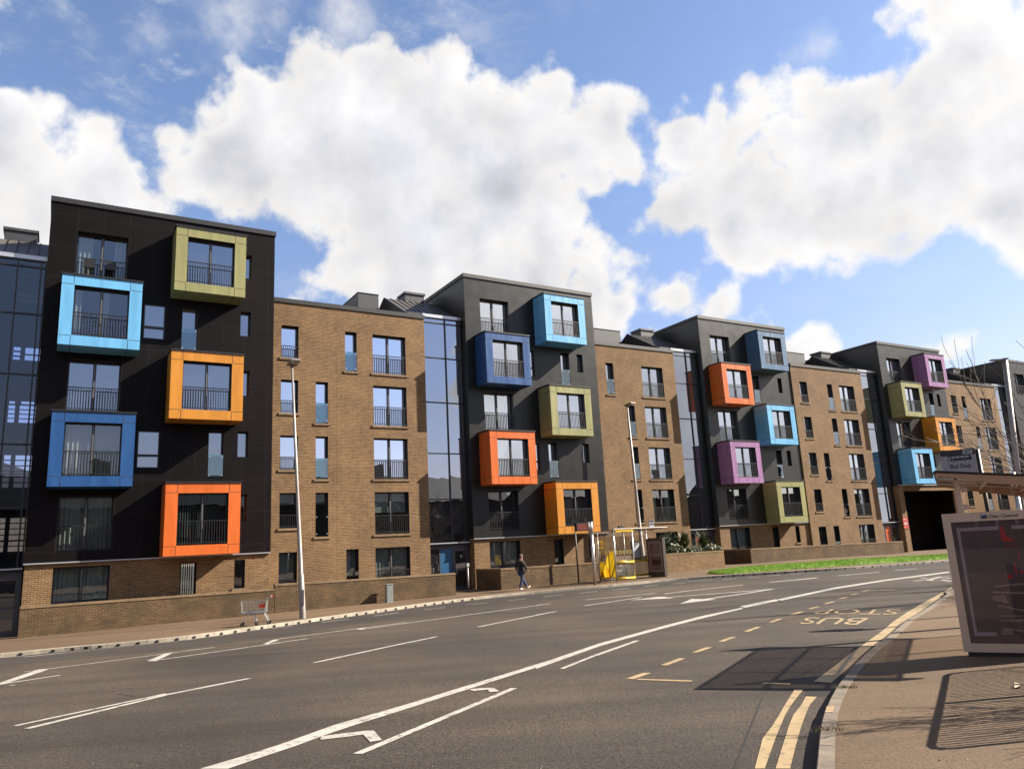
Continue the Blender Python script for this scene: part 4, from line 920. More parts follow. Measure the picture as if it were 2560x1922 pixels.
    for x in (.45,1.0,1.45): b.tube([(x,-.46,.55),(x-.02,-.46,.76),(x+.2,-.46,.78),(x+.28,-.46,.55)],.02,6)
    for x in (.5,1.3): b.tube([(x,-.35,.5),(x-.08,-.42,0)],.035,6); b.tube([(x+.05,-.35,.5),(x+.16,-.2,0)],.035,6)
    b.build('armrests',st,e)
    b=MB(); b.box(2.25,2.88,-.09,-.03,1.05,2.02); tt=b.build('timetable_case',M['black'],e)
    b=MB(); b.quad((2.30,-.093,1.12),(2.83,-.093,1.12),(2.83,-.093,1.97),(2.30,-.093,1.97)); b.build('timetable',pm('timetable paper',(.42,.43,.46),.5),tt)
    b=MB(); b.poly([(2.32,-.096,1.45),(2.36,-.096,1.42),(2.78,-.096,1.75),(2.78,-.096,1.90)]); b.box(2.36,2.46,-.0965,-.094,1.2,1.4); b.build('timetable_print',pm('timetable print',(.72,.72,.74),.5),tt)
    # advert panel at the far end, facing back along the pavement
    b=MB(); b.box(Lx-.1,Lx+.1,-1.42,-.1,.12,2.15); b.box(Lx-.06,Lx+.06,-1.35,-.17,-.05,.12); ad=b.build('advert_case',pm('dark bronze case',(.12,.09,.07),.45),e)
    Q=lambda a,z,o=0:(Lx-.104-o,-a,z)
    b=MB(); b.quad(Q(.22,.32),Q(.22,2.02),Q(1.32,2.02),Q(1.32,.32)); b.build('poster',pm('brown poster',(.24,.145,.125),.45,var=.3,vscale=3),ad)
    b=MB()
    for q in ((.26,.29,.36,1.92),(1.25,1.28,.36,1.92),(.29,1.25,1.89,1.92),(.29,1.25,.36,.39)): b.quad(Q(q[0],q[2],.003),Q(q[0],q[3],.003),Q(q[1],q[3],.003),Q(q[1],q[2],.003))
    add_text(b,'LA PASSION',lambda x,yv:Q(.77+x*.19,1.17+yv*.19,.004)); add_text(b,'U',lambda x,yv:Q(.77+x*.16,1.72+yv*.16,.004),bold=.02)
    b.build('poster_print',pm('pale poster print',(.75,.6,.55),.6),ad)
    b=MB(); b.poly([Q(.45,.72,.004),Q(.5,1.0,.004),Q(.9,.98,.004),Q(1.12,1.05,.004),Q(1.18,.76,.004),Q(.82,.68,.004)]); b.build('poster_picture',pm('dark red poster picture',(.06,.015,.012),.5),ad)
    b=MB(); b.poly([Q(.42,.70,.005),Q(.8,.66,.005),Q(1.2,.72,.005),Q(1.1,.6,.005),Q(.8,.58,.005),Q(.5,.62,.005)]); b.build('poster_hands',pm('poster hand tone',(.26,.16,.13),.5),ad)
    b=MB(); b.tube([(1.75,-.2,zr(0)),(1.75,-.2,2.92),(1.55,-.25,2.92)],.025,6); b.box(1.32,1.56,-.31,-.19,2.78,2.9); b.build('camera',M['black'],e)
    # flag plate standing on the roof at the far end
    b=MB(); b.box(3.25,3.58,-.62,-.58,zr(-.6)+.12,zr(-.6)+.52); f=b.build('stop_flag',pm('flag white',(.5,.5,.54),.5),e)
    b=MB(); b.box(3.27,3.56,-.624,-.6205,zr(-.6)+.40,zr(-.6)+.5); b.box(3.29,3.54,-.624,-.6205,zr(-.6)+.25,zr(-.6)+.33); b.build('flag_print',M['frame'],f)
    tube_obj('flag_pole',[(3.42,-.56,zr(-.6)-.1),(3.42,-.56,zr(-.6)+.5)],.03,st,e)
far_shelter()
# ------------------------------------------------------------------ near bus shelter, at the right edge
def near_shelter():
    b0=gp(2412,1640.6,.11); e=empty('bus_shelter',b0,math.radians(-29),'near bus shelter at the right edge, its big advert case facing the road end','bus shelter')
    # local x: away from the kerb, local y: along the kerb away from the camera
    w=1.36; tz=2.05; zb=.065
    fm=pm('taupe shelter frame',(.80,.58,.45),.42,var=.08)
    b=MB(); b.box(0,w,0,.16,zb,tz,skip='f'); fr=.105
    for q in ((0,fr,zb,tz),(w-fr,w,zb,tz),(fr,w-fr,zb,zb+.12),(fr,w-fr,tz-.13,tz)): b.quad((q[0],0,q[2]),(q[1],0,q[2]),(q[1],0,q[3]),(q[0],0,q[3]))
    for p in (((fr,0,zb+.12),(fr,.02,zb+.12),(fr,.02,tz-.13),(fr,0,tz-.13)),((w-fr,0,tz-.13),(w-fr,.02,tz-.13),(w-fr,.02,zb+.12),(w-fr,0,zb+.12)),((fr,0,tz-.13),(fr,.02,tz-.13),(w-fr,.02,tz-.13),(w-fr,0,tz-.13)),((fr,0,zb+.12),(w-fr,0,zb+.12),(w-fr,.02,zb+.12),(fr,.02,zb+.12))): b.quad(*p)
    case=b.build('advert_case',fm,e)
    b=MB(); b.box(.05,w-.05,.03,.13,-.12,zb); b.build('plinth',M['black'],e)
    x0,x1,z0,z1=fr,w-fr,zb+.12,tz-.13
    b=MB(); b.quad((x0,.02,z0),(x1,.02,z0),(x1,.02,z1),(x0,.02,z1)); po=b.build('poster',pm('dark plum poster',(.105,.056,.064),.35,var=.35,vscale=2.2),case)
    def R_(mb,a,b_,c,d,o): mb.quad((x0+(x1-x0)*a,.02-o,z0+(z1-z0)*c),(x0+(x1-x0)*b_,.02-o,z0+(z1-z0)*c),(x0+(x1-x0)*b_,.02-o,z0+(z1-z0)*d),(x0+(x1-x0)*a,.02-o,z0+(z1-z0)*d))
    m=MB(); R_(m,.055,.09,.06,.95,.002); R_(m,.09,.52,.92,.95,.002); R_(m,.66,.9,.92,.95,.002); R_(m,.09,.3,.06,.09,.002); m.build('poster_border',pm('mauve poster border',(.42,.32,.36),.5),po)
    m=MB(); sh=lambda a:.52+(a-.39)*1.2
    m.poly([(x0+(x1-x0)*sh(a),.017,z0+(z1-z0)*c) for a,c in ((.40,.82),(.52,.82),(.45,.87),(.43,.95),(.40,.95))])
    for a,b_,c,d in ((.44,.455,.78,.795),(.48,.495,.78,.795),(.52,.535,.78,.795),(.52,.53,.68,.74),(.47,.485,.55,.65),(.51,.535,.56,.58),(.54,.56,.56,.58),(.60,.615,.70,.72),(.60,.62,.52,.54),(.55,.57,.52,.54),(.39,.44,.52,.55)): R_(m,sh(a),sh(b_),c,d,.003)
    m.build('red_print',pm('red poster print',(.55,.012,.014),.5),po)
    m=MB(); mk=MB()
    for c0 in (.44,.545,.65,.75): R_(m,.80,.895,c0,c0+.09,.003)
    m.build('stacked_boxes',pm('dark poster boxes',(.035,.022,.02),.5),po)
    R_(mk,.81,.90,.845,.90,.003); mk.poly([(x0+(x1-x0)*a,.017,z0+(z1-z0)*c) for a,c in ((.81,.905),(.90,.905),(.90,.96),(.86,.93))]); mk.build('straw_box',pm('straw poster box',(.36,.29,.07),.5),po)
    t=MB()
    for c0 in (.475,.69,.60,.16): add_text(t,'LU',lambda x,y:(x0+(x1-x0)*.875-y*.055,.0135,z0+(z1-z0)*c0+x*.05),bold=.01)
    t.build('box_letters',pm('pale pink letters',(.62,.45,.45),.5),po)
    random.seed(3); m=MB()
    def bead(x,z,r,o=.004,n=8): m.poly([(x+r*math.cos(6.283*k/n),.02-o,z+r*.8*math.sin(6.283*k/n)) for k in range(n)])
    for (a0,c0,a1,c1,n,r) in ((.24,.46,.55,.475,15,.02),(.20,.41,.5,.40,14,.019),(.19,.36,.33,.33,7,.02),(.24,.30,.5,.26,12,.02),(.58,.47,.70,.29,12,.027),(.22,.18,.5,.19,13,.019),(.24,.12,.45,.10,10,.02),(.24,.22,.6,.22,15,.016)):
        for k in range(n):
            s=k/(n-1); aa=.33+((a0+(a1-a0)*s)-.19)*1.04; bead(x0+(x1-x0)*aa,z0+(z1-z0)*(c0+(c1-c0)*s)+random.uniform(-.004,.004),r*random.uniform(.8,1.1),.004+.00002*k)
    m.build('printed_sweets',pm('muted sweet tone',(.33,.22,.18),.5,var=.4,vscale=14),po)
    m=MB(); R_(m,.33,.47,.34,.385,.006); R_(m,.35,.48,.07,.11,.006); m.build('printed_trays',pm('mauve tray tone',(.30,.18,.17),.5),po)
    g=MB(); g.quad((x0,.008,z0),(x1,.008,z0),(x1,.008,z1),(x0,.008,z1)); g.build('poster_glass',glassmat('poster cover glass',.055,.6,see=.97,tint=(1,.98,.98)),case)
    t=MB(); add_text(t,'Clear Channel',lambda x,y:(.60+x*.064,-.004,tz-.092+y*.064),1,'LEFT',bold=.012)
    t.poly([(.50,-.004,tz-.10),(.585,-.004,tz-.10),(.585,-.004,tz-.06)]); t.poly([(.497,-.004,tz-.035),(.52,-.004,tz-.035),(.50,-.004,tz-.055)])
    t.build('maker_name',M['frame'],case)
    t=MB(); t.poly([(.54+.042*math.cos(6.283*k/12)*1.0,-.005,tz-.066+.022*math.sin(6.283*k/12)+.012*math.cos(6.283*k/12)) for k in range(12)]); t.build('blue_emblem',pm('blue emblem',(.03,.06,.28),.4),case)
    # post, roof and glazing
    A0=gp(2412,1640.6,.11)
    for y0 in (.22,3.9): b=MB(); b.box(.24,.31,y0,y0+.08,-.05,2.55); b.build('post',fm,e)
    ln=4.15; zk=2.66; zs=2.40
    zf=lambda x: zk+(zs-zk)*(x-.02)/1.9
    def px_(x,y,dz=0): return (x,y,zf(x)+dz)
    r=MB(); r.quad(px_(.02,.03),px_(2.0,.03),px_(2.0,ln),px_(.02,ln)); ro=r.build('roof',glassmat('smoked polycarbonate roof',.06,.4,see=.36,tint=(.85,.78,.72)),e)
    cb=pm('copper brown fascia',(.60,.34,.20),.5)
    for (y0,y1) in ((-.05,.03),(ln,ln+.06)):
        r=MB(); i=0
        r.v+=[(0,y0,zk-.03),(2.05,y0,zs-.22),(2.05,y1,zs-.22),(0,y1,zk-.03),(0,y0,zk+.02),(2.05,y0,zs+.02),(2.05,y1,zs+.02),(0,y1,zk+.02)]
        for f in ((0,1,5,4),(1,2,6,5),(2,3,7,6),(3,0,4,7),(4,5,6,7),(3,2,1,0)): r.f.append(tuple(i+j for j in f)); r.m.append(0)
        r.build('fascia',cb,ro)
    r=MB(); r.tube([px_(.0,-.05,.01),px_(.0,ln+.05,.01)],.022,8); r.tube([px_(0,-.055,.03),px_(2.05,-.055,.03)],.018,6)
    r.build('roof_edge',M['black'],ro)
    r=MB()
    for x in (.7,1.35,1.98): r.tube([px_(x,.0,-.03),px_(x,ln,-.03)],.024,6)
    for y in (1.4,2.8): r.tube([px_(.02,y,-.03),px_(2.0,y,-.03)],.02,6)
    r.build('rafters',fm,ro)
    g=MB(); g.quad((.36,.26,.4),(1.7,.26,.4),(1.7,.26,2.42),(.36,.26,2.42)); g.quad((1.72,.3,.3),(1.72,ln-.2,.3),(1.72,ln-.2,2.36),(1.72,.3,2.36)); g.build('glass_panels',glassmat('near shelter glass',.05,.45,see=.9,tint=(.95,.9,.84)),e)
    d=MB()
    for z in (2.4,2.14):
        d.prism([(.315+.09*math.sin(math.pi*k/10),z+.045*math.cos(math.pi*k/10)) for k in range(11)][::-1],.24,.255)
    d.build('bracket_plates',fm,e)
    for y0 in (.3,2.1,ln-.2): s=MB(); s.tube([(1.72,y0,-.05),(1.72,y0,2.35)],.035,8); s.build('post',M['steel'],e,smooth=True)
near_shelter()
# bus stop flag
def stop_flag():
    P=at_depth(2398,1160,15.3); bz=zpav(P[0],P[1]); e=empty('bus_stop_sign',(P[0],P[1],bz),math.radians(-24),'grey bus stop flag with a black bus picture above the near shelter roof','bus stop sign')
    z0=P[2]-bz; w=.305; h0,h1=z0-.36,z0+.29
    b=MB(); b.box(-w,w,-.02,.02,h0,h1); p=b.build('plate',pm('pale grey flag',(.36,.35,.40),.45),e)
    b=MB(); b.box(-w,w,-.0225,-.0205,h1-.115,h1); b.box(-w+.05,w,-.0225,-.0205,h0+.045,h0+.15)
    b.build('dark_bands',pm('dark navy band',(.014,.010,.022),.45),p)
    K=pm('black pictogram',(.010,.009,.012),.5)
    b=MB(); y=-.0232; ex=.02
    b.poly([(-.20+ex,y,.07+z0),(.20+ex,y,.07+z0),(.215+ex,y,.09+z0),(.20+ex,y,.165+z0),(.17+ex,y,.175+z0),(-.20+ex,y,.175+z0)]); 
    add_text(b,'Bus Stop',lambda x,yv:(.015+x*.104,-.0232,z0-.075+yv*.118),bold=.022); b.build('pictogram',K,p)
    b=MB(); y=-.024
    for x in (-.14,-.06,.02,.10): b.quad((x+ex,y,z0+.125),(x+.065+ex,y,z0+.125),(x+.065+ex,y,z0+.158),(x+ex,y,z0+.158))
    b.quad((-.185+ex,y,z0+.085),(-.16+ex,y,z0+.085),(-.16+ex,y,z0+.158),(-.185+ex,y,z0+.158))
    def disc(x,z,r,yy,n=14): b.poly([(x+r*math.cos(6.283*k/n),yy,z+r*math.sin(6.283*k/n)) for k in range(n)])
    for x in (-.11,.10): disc(x+ex,z0+.07,.027,y)
    b.build('window_print',pm('pale flag print',(.45,.44,.50),.5),p); b=MB()
    b.poly([(.08,y,h1-.10),(.25,y,h1-.10),(.27,y,h1-.02),(.10,y,h1-.02)])
    b.build('logo_patch',pm('pale logo patch',(.45,.44,.50),.5),p); b=MB()
    add_text(b,'60904282',lambda x,yv:(.165+x*.046,y,h0+.062+yv*.058)); add_text(b,'02',lambda x,yv:(-.14+x*.055,y,h0+.06+yv*.055)); add_text(b,'Bus stop',lambda x,yv:(.165+x*.026,y,h0+.118+yv*.026)); add_text(b,'Stop Code',lambda x,yv:(-.14+x*.026,y,h0+.118+yv*.026))
    b.build('stop_numbers',pm('pale numbers',(.5,.49,.55),.5),p)
    b=MB(); 
    for x in (-.11,.10): b.poly([(x+ex+.02*math.cos(6.283*k/12),-.0245,z0+.07+.02*math.sin(6.283*k/12)) for k in range(12)])
    add_text(b,'SPT',lambda x,yv:(.175+x*.066,-.0245,h1-.082+yv*.062),bold=.02); b.build('flag_letters',K,p)
    tube_obj('pole',[(w+.045,0,-.05),(w+.045,0,h1-.02)],.04,M['black'],e)
stop_flag()
P=at_depth(2482,1196,17.2); bz=zpav(P[0],P[1]); e=empty('information_display',(P[0],P[1],bz),math.radians(-20),'dark electronic bus display on a steel post, just above the near shelter roof','bus display')
z0=P[2]-bz; b=MB(); b.box(-.30,.27,-.1,.1,z0-.32,z0+.09); c=b.build('display_case',M['black'],e)
b=MB()
for x,z in ((-.2,-.03),(.02,-.02),(.06,-.06),(.0,-.06),(.1,-.02)): b.box(x,x+.05,-.104,-.1005,z0+z,z0+z+.018)
b.build('display_rows',pm('red display rows',(.45,.08,.03),.5),c)
tube_obj('post',[(.40,0,-.05),(.40,0,z0+.10)],.055,M['steel'],e); b=MB(); b.box(.27,.30,-.11,.11,z0-.3,z0+.1); b.box(.49,.51,-.11,.11,z0-.3,z0+.11); b.build('bracket',M['steel'],e)
# guard railing just beyond the right edge: its shadow lies on the pavement
p0,p1=Vector((5.0,7.3)),Vector((7.05,10.75)); zz=zpav(6.5,9); dv=p1-p0; e=empty('guard_railing',(p0.x,p0.y,zz),math.atan2(dv.y,dv.x),'black pedestrian guard railing beside the near pavement, seen by its barred shadow','railing')
b=MB(); L=dv.length
n=int(L/.085)
for i in range(n+1): b.tube([(L*i/n,0,.12),(L*i/n,0,1.05)],.012,5)
b.build('pickets',M['black'],e)
b=MB(); b.tube([(0,0,-.05),(0,0,.95),(.06,0,1.07),(.18,0,1.1),(L-.18,0,1.1),(L-.06,0,1.07),(L,0,.95),(L,0,-.05)],.028,8); b.tube([(0,0,.13),(L,0,.13)],.022,8); b.tube([(L*.5,0,-.05),(L*.5,0,1.1)],.028,8); b.build('rails',M['black'],e)

for (cx,cy,lb,sd) in ((655,1285,'dry grass tuft growing at the kerb beside the double yellow lines',1),(795,948,'small weed tuft growing at the kerb beside the road drain',2)):
    q=gp(*D_(cx,cy),.11); e=empty('weed_tuft',q,0,lb,'weed','weeds at the near kerb'); rg=random.Random(sd); b=MB()
    for k in range(90):
        a=rg.uniform(0,6.283); r=rg.uniform(0,.11); x,y=r*math.cos(a)*1.5,r*math.sin(a)*.6; h=rg.uniform(.02,.075); i=len(b.v); lx,ly=rg.uniform(-.05,.05),rg.uniform(-.03,.03)
        b.v+=[(x-.004,y,0),(x+.004,y,0),(x+lx,y+ly,h)]; b.f.append((i,i+1,i+2)); b.m.append(0)
    b.build('blades',pm('straw weed blade',(.36,.29,.13),.9),e)


rg=random.Random(9); mb=MB()
for k in range(130):
    s_=rg.random(); x=2.6+s_*4.5+rg.uniform(0,2.2); y=6.6+s_*7-rg.uniform(0,1.2); z=zpav(x,y); r=rg.uniform(.004,.012); i=len(mb.v)
    for q in range(5): a=6.283*q/5+rg.random(); mb.v.append((x+r*math.cos(a),y+r*math.sin(a),z+.003))
    mb.v.append((x,y,z+.003+r*.5))
    for q in range(5): mb.f.append((i+q,i+(q+1)%5,i+5)); mb.m.append(k%2)
tag(mb.build('pavement_grit',[pm('pale pavement grit',(.5,.45,.36),.9),pm('dark pavement grit',(.06,.045,.035),.9)]),kind='stuff')
q=gp(2546,1718,.11); e=empty('dead_leaf',q,.4,'small curled pale leaf lying on the pavement at the right edge','leaf'); b=MB(); b.poly([(-.10,-.02,.005),(0,-.05,.04),(.10,0,.02),(.02,.05,.05)]); b.poly([(-.1,-.02,.005),(.02,.05,.05),(-.04,.05,.01)]); b.build('blade',pm('pale dead leaf',(.55,.45,.3),.8),e)
# ------------------------------------------------------------------ plants and trees
BK=pm('grey brown bark',(.15,.125,.10),.9,var=.3,vscale=8); BT=pm('pale twig bark',(.25,.21,.17),.85)
def bare_tree(base,label,seed,trunk_h,n_main,reach,lean,levels=3,r0=.12,up=(.35,1.0),rt=.006,group='bare trees'):
    rnd=random.Random(seed); e=empty('bare_tree',base,0,label,'tree',group)
    tr=MB(); tr.tube([(0,0,-.2),(.03,0,trunk_h*.5),(lean[0]*.2,lean[1]*.2,trunk_h),(lean[0]*.45,lean[1]*.45,trunk_h*1.5)],[r0*1.25,r0,r0*.8,r0*.5],9); tr.build('trunk',BK,e,smooth=True)
    br=MB(); tw=MB()
    def grow(p,d,l,r,lev):
        n=5; pts=[p]; q=Vector(p); dd=Vector(d); kids=[]
        for k in range(n):
            dd=(dd+Vector((rnd.gauss(0,.09),rnd.gauss(0,.09),rnd.gauss(.02,.07)))).normalized(); q=q+dd*(l/n); pts.append(tuple(q)); kids.append((Vector(q),Vector(dd)))
        rr=[max(rt,r*(1-.75*k/n)) for k in range(n+1)]
        (br if lev==levels else tw).tube(pts,rr,6 if lev==levels else 4,cap=False)
        if lev>0:
            for k,(kp,kd) in enumerate(kids):
                for _ in range(2 if lev>1 else 3):
                    if rnd.random()<.85:
                        side=Vector((rnd.gauss(0,1),rnd.gauss(0,1),rnd.gauss(.25,.6))).normalized(); nd=(kd*.95+side*.6).normalized()
                        grow(tuple(kp),nd,l*rnd.uniform(.32,.55),rr[k+1]*.65,lev-1)
    for i in range(n_main):
        a=rnd.uniform(0,6.283); s=rnd.uniform(*up); d=Vector((math.cos(a)*.8+lean[0],math.sin(a)*.8+lean[1],s)).normalized()
        t=rnd.uniform(.55,1.4); z=trunk_h*t; f=max(0,t-.5)*.45
        grow((lean[0]*f,lean[1]*f,z),d,reach*rnd.uniform(.7,1.1),r0*.42,levels)
    br.build('branches',BK,e); tw.build('twigs',BT,e)
    return e
bare_tree((21.3,25.2,-1.95),'bare leafless tree spreading pale twigs at the right edge behind the lamp column',5,1.4,11,5.4,(-.75,-.05),levels=2,r0=.15,up=(.3,1.1),rt=.008)
bare_tree((9.6,8.3,-1.9),'small leafless shrub tree beyond the railing, seen by its twig shadows on the pavement',11,1.0,8,2.2,(-.35,-.05),levels=2,r0=.07,up=(.2,.8),rt=.006)
def leafmass(name,pts,n,size,mats,par,flat=.6):
    "many small leaf faces filling a few overlapping ellipsoids"
    mb=MB(); nm=len(mats)
    for _ in range(n):
        c,r=random.choice(pts)
        while True:
            v=Vector((random.uniform(-1,1),random.uniform(-1,1),random.uniform(-1,1)))
            if .35<v.length<1: break
        v=v*(.75+.3*random.random()); p=Vector((c[0]+v.x*r[0],c[1]+v.y*r[1],c[2]+v.z*r[2]))
        d=Vector((random.gauss(0,1),random.gauss(0,1),random.gauss(.2,.8))).normalized(); s=d.cross(Vector((random.gauss(0,1),random.gauss(0,1),random.gauss(0,1)))).normalized()
        l=size*random.uniform(.6,1.3); w=l*.28
        mb.poly([tuple(p-d*l*.5),tuple(p+s*w),tuple(p+d*l*.5),tuple(p-s*w)],random.randrange(nm))
    return mb.build(name,mats,par)
LG=pm('dark green leaf',(.045,.075,.022),.5); LM=pm('mid green leaf',(.075,.11,.035),.5); LV_=pm('cream edged leaf',(.50,.47,.30),.6); LY=pm('olive spike leaf',(.12,.135,.03),.55); LD=pm('deep green leaf',(.02,.035,.012),.5)
def planted(t,u,d,name,label,cat,group,z=None):
    x,y=xy(u,d,t); return empty(name,(x,y,-1.25 if z is None else z),math.radians(TW[t][2]),label,cat,group)
e=planted(1,14.0,1.6,'planting_soil','dark soil bed filling the brick planter','soil',None); mb=MB(); mb.box(-2.55,1.8,-1.2,1.7,-.9,.12); mb.build('soil',M['earth'],e)
def spiky(u,d,h,n,label,seed):
    rnd=random.Random(seed); e=planted(1,u,d,'spiky_shrub',label,'shrub','spiky shrubs in the planter')
    s=MB(); s.tube([(0,0,0),(0.02,0,h*.45)],[.06,.045],7); s.build('stem',BK,e)
    mb=MB()
    for k in range(n):
        a=rnd.uniform(0,6.283); el=rnd.uniform(-.25,1.45); z0=h*rnd.uniform(.3,.55); l=h*rnd.uniform(.38,.6); w=.028
        d=Vector((math.cos(a)*math.cos(el),math.sin(a)*math.cos(el),math.sin(el))); sd=Vector((-math.sin(a),math.cos(a),0))
        p=Vector((0,0,z0)); q=p+d*l*.55; r=p+d*l+Vector((0,0,-.14*l*math.cos(el)))
        i=len(mb.v); mb.v+=[tuple(p-sd*w),tuple(p+sd*w),tuple(q+sd*w),tuple(q-sd*w),tuple(r)]; m=rnd.randrange(2); mb.f+=[(i,i+1,i+2,i+3),(i+3,i+2,i+4)]; mb.m+=[m,m]
    mb.build('leaves',[LY,LM],e)
u,_=on_front(1,1716,1400,1.7); spiky(u,1.7,1.75,260,'taller spiky shrub in the planter, against the brick wall',1)
u,_=on_front(1,1762,1400,1.7); spiky(u,1.7,1.65,260,'spiky shrub in the planter, in front of the glass stair tower',2)
u,_=on_front(1,1682,1400,1.2); e=planted(1,u,1.2,'leafy_shrub','broad dark green shrub in the planter, just right of the bus shelter','shrub',None); s=MB(); s.tube([(0,0,0),(0,0,.8)],.05,6); s.build('stem',BK,e)
leafmass('leaves',[((0,0,.9),(.75,.6,.8)),((-.6,0,.9),(.6,.5,.7)),((.45,.1,.7),(.5,.5,.6)),((-1.2,.2,.6),(.6,.5,.6))],2600,.12,[LG,LD,LM],e)
for i,(px,w,h,lb) in enumerate(((1693,.55,.85,'variegated shrub beside the shelter advert, cream edged leaves over the wall'),(1738,.6,.7,'variegated shrub between the two spiky shrubs'),(1783,.6,.75,'variegated shrub at the right end of the planter'))):
    u,_=on_front(1,px,1400,2.35); e=planted(1,u,2.35,'variegated_shrub',lb,'shrub','variegated shrubs in the planter'); s=MB(); s.tube([(0,0,0),(0,0,.5)],.04,6); s.build('stem',BK,e)
    leafmass('leaves',[((0,0,h*.62),(w,.45,h*.5)),((-w*.6,0,h*.5),(w*.6,.4,h*.4)),((w*.6,0,h*.55),(w*.55,.4,h*.4))],1500,.13,[LV_,LM,LG,LV_],e)
# small dry weeds at the near kerb
for (x,y,lb) in ((1295,645,'tuft'),(965,783,'t2')): pass
# ------------------------------------------------------------------ buildings opposite (they show in the glass)
SW=pm('soot dark sandstone',(.11,.095,.08),.9,var=.2); SR=pm('slate roof',(.06,.06,.068),.7,var=.2)  # one even dark tone for tenement walls and chimneys
def tenement(t,u0,u1,d0,d1,h,rh,label):
    x,y=xy((u0+u1)/2,(d0+d1)/2,t); e=empty('sandstone_tenement',(x,y,-2.2),math.radians(TW[t][2]),label,'building','sandstone tenements reflected in the glazing')
    L=(u1-u0)/2; D=(d1-d0)/2; hol=[]
    for n in range(4):
        k=-L+1.5
        while k<L-2: hol.append((k,k+1.1,1+n*3.1,2.9+n*3.1)); k+=2.9
    mb=MB(); hol=[q for q in hol if q[3]<h-.3]
    # the front faces the road: built on the +y side
    tmp=MB(); sheet(tmp,-L,L,0,h,hol,-D,.25,0,1); mb.v=[(-a,-b,c) for a,b,c in tmp.v]; mb.f=tmp.f; mb.m=tmp.m
    mb.quad((L,-D,0),(L,D,0),(L,D,h),(L,-D,h)); mb.quad((-L,D,0),(-L,-D,0),(-L,-D,h),(-L,D,h)); mb.quad((-L,-D,0),(L,-D,0),(L,-D,h),(-L,-D,h))
    mb.build('walls',[SW,SW],e)
    mb=MB()
    for q in hol: mb.quad((-q[0],D-.2,q[2]),(-q[1],D-.2,q[2]),(-q[1],D-.2,q[3]),(-q[0],D-.2,q[3]))
    mb.build('windows',M['glass_dark'],e)
    mb=MB(); g=.4; mb.quad((-L-.2,D+g,h-.1),(L+.2,D+g,h-.1),(L+.2,0,h+rh),(-L-.2,0,h+rh)); mb.quad((L+.2,-D-g,h-.1),(-L-.2,-D-g,h-.1),(-L-.2,0,h+rh),(L+.2,0,h+rh)); mb.poly([(L,-D,h-.1),(L,D,h-.1),(L,0,h+rh)]); mb.poly([(-L,D,h-.1),(-L,-D,h-.1),(-L,0,h+rh)])
    r=mb.build('roof',SR,e); mb=MB()
    for k in range(3): xx=-L+1+k*(L-1); mb.box(xx-.9,xx+.9,-.45,.45,h+rh-.8,h+rh+1.7)
    mb.build('chimney',SW,r)
tenement(0,-48,-16,64,75,9.5,4,'tenement row behind the camera, mirrored low in the leftmost windows')
tenement(0,-15.5,25.5,63,74,9.0,4.2,'tenement row behind the camera, mirrored in the glass beside door 9')
tenement(0,26,63,62,73,9.5,4,'tenement row behind the camera, mirrored in the middle stair glass')
tenement(0,64,92,54,65,9.0,3.6,'tenement row behind the near shelter, mirrored in the right hand windows')
tenement(0,96,128,46,57,8.5,3.6,'tenement row farther right, mirrored in the farthest windows')
x,y=xy(-6,-34,0); e=empty('stone_building',(x,y,-2.4),H31,'pale stone building glimpsed through the left stair glass','building'); mb=MB(); mb.box(-9,9,0,8,0,8.5); mb.build('wall',brickmat('pale stone blocks',(.34,.29,.2),(.27,.22,.15),(.2,.17,.12),bw=.7,rh=.32),e); mb=MB(); mb.prism([(-9.2,8.5),(9.2,8.5),(0,12)],-.2,8.2); mb.build('roof',SR,e)
# ------------------------------------------------------------------ sun, sky and clouds
sun=bpy.data.lights.new('sun','SUN'); sun.energy=SUN_E; sun.angle=math.radians(.5); sun.color=(1,.915,.79)
so=bpy.data.objects.new('sun',sun); C.objects.link(so)
sv=Vector((math.cos(SUN_AZ)*math.cos(SUN_EL),math.sin(SUN_AZ)*math.cos(SUN_EL),math.sin(SUN_EL))); so.rotation_euler=sv.to_track_quat('Z','Y').to_euler()
w=bpy.data.worlds.new('World'); bpy.context.scene.world=w; w.use_nodes=True; nt=w.node_tree; nt.nodes.clear(); L=nt.links.new
out=nt.nodes.new('ShaderNodeOutputWorld'); tc=nt.nodes.new('ShaderNodeTexCoord')
sky=nt.nodes.new('ShaderNodeTexSky'); sky.sky_type='NISHITA'; sky.sun_disc=False; sky.sun_elevation=SUN_EL; sky.sun_rotation=math.pi/2-SUN_AZ; sky.altitude=50; sky.air_density=1.0; sky.dust_density=.6; sky.ozone_density=2.2
def mth(op,a,b=None,c=None,clamp=False):
    n=nt.nodes.new('ShaderNodeMath'); n.operation=op; n.use_clamp=clamp
    for i,v in enumerate((a,b,c)):
        if v is None: continue
        if isinstance(v,(int,float)): n.inputs[i].default_value=v
        else: L(v,n.inputs[i])
    return n.outputs[0]
def noise(vec,scale,detail,rough=.55):
    n=nt.nodes.new('ShaderNodeTexNoise'); n.inputs['Scale'].default_value=scale; n.inputs['Detail'].default_value=detail; n.inputs['Roughness'].default_value=rough; L(vec,n.inputs['Vector']); return n
dirv=tc.outputs['Generated']
wn=noise(dirv,7,4); sub=nt.nodes.new('ShaderNodeVectorMath'); sub.operation='SUBTRACT'; L(wn.outputs['Color'],sub.inputs[0]); sub.inputs[1].default_value=(.5,.5,.5)
wv=nt.nodes.new('ShaderNodeVectorMath'); wv.operation='SCALE'; L(sub.outputs[0],wv.inputs[0]); wv.inputs['Scale'].default_value=.10
ad=nt.nodes.new('ShaderNodeVectorMath'); ad.operation='ADD'; L(dirv,ad.inputs[0]); L(wv.outputs[0],ad.inputs[1]); wd=ad.outputs[0]
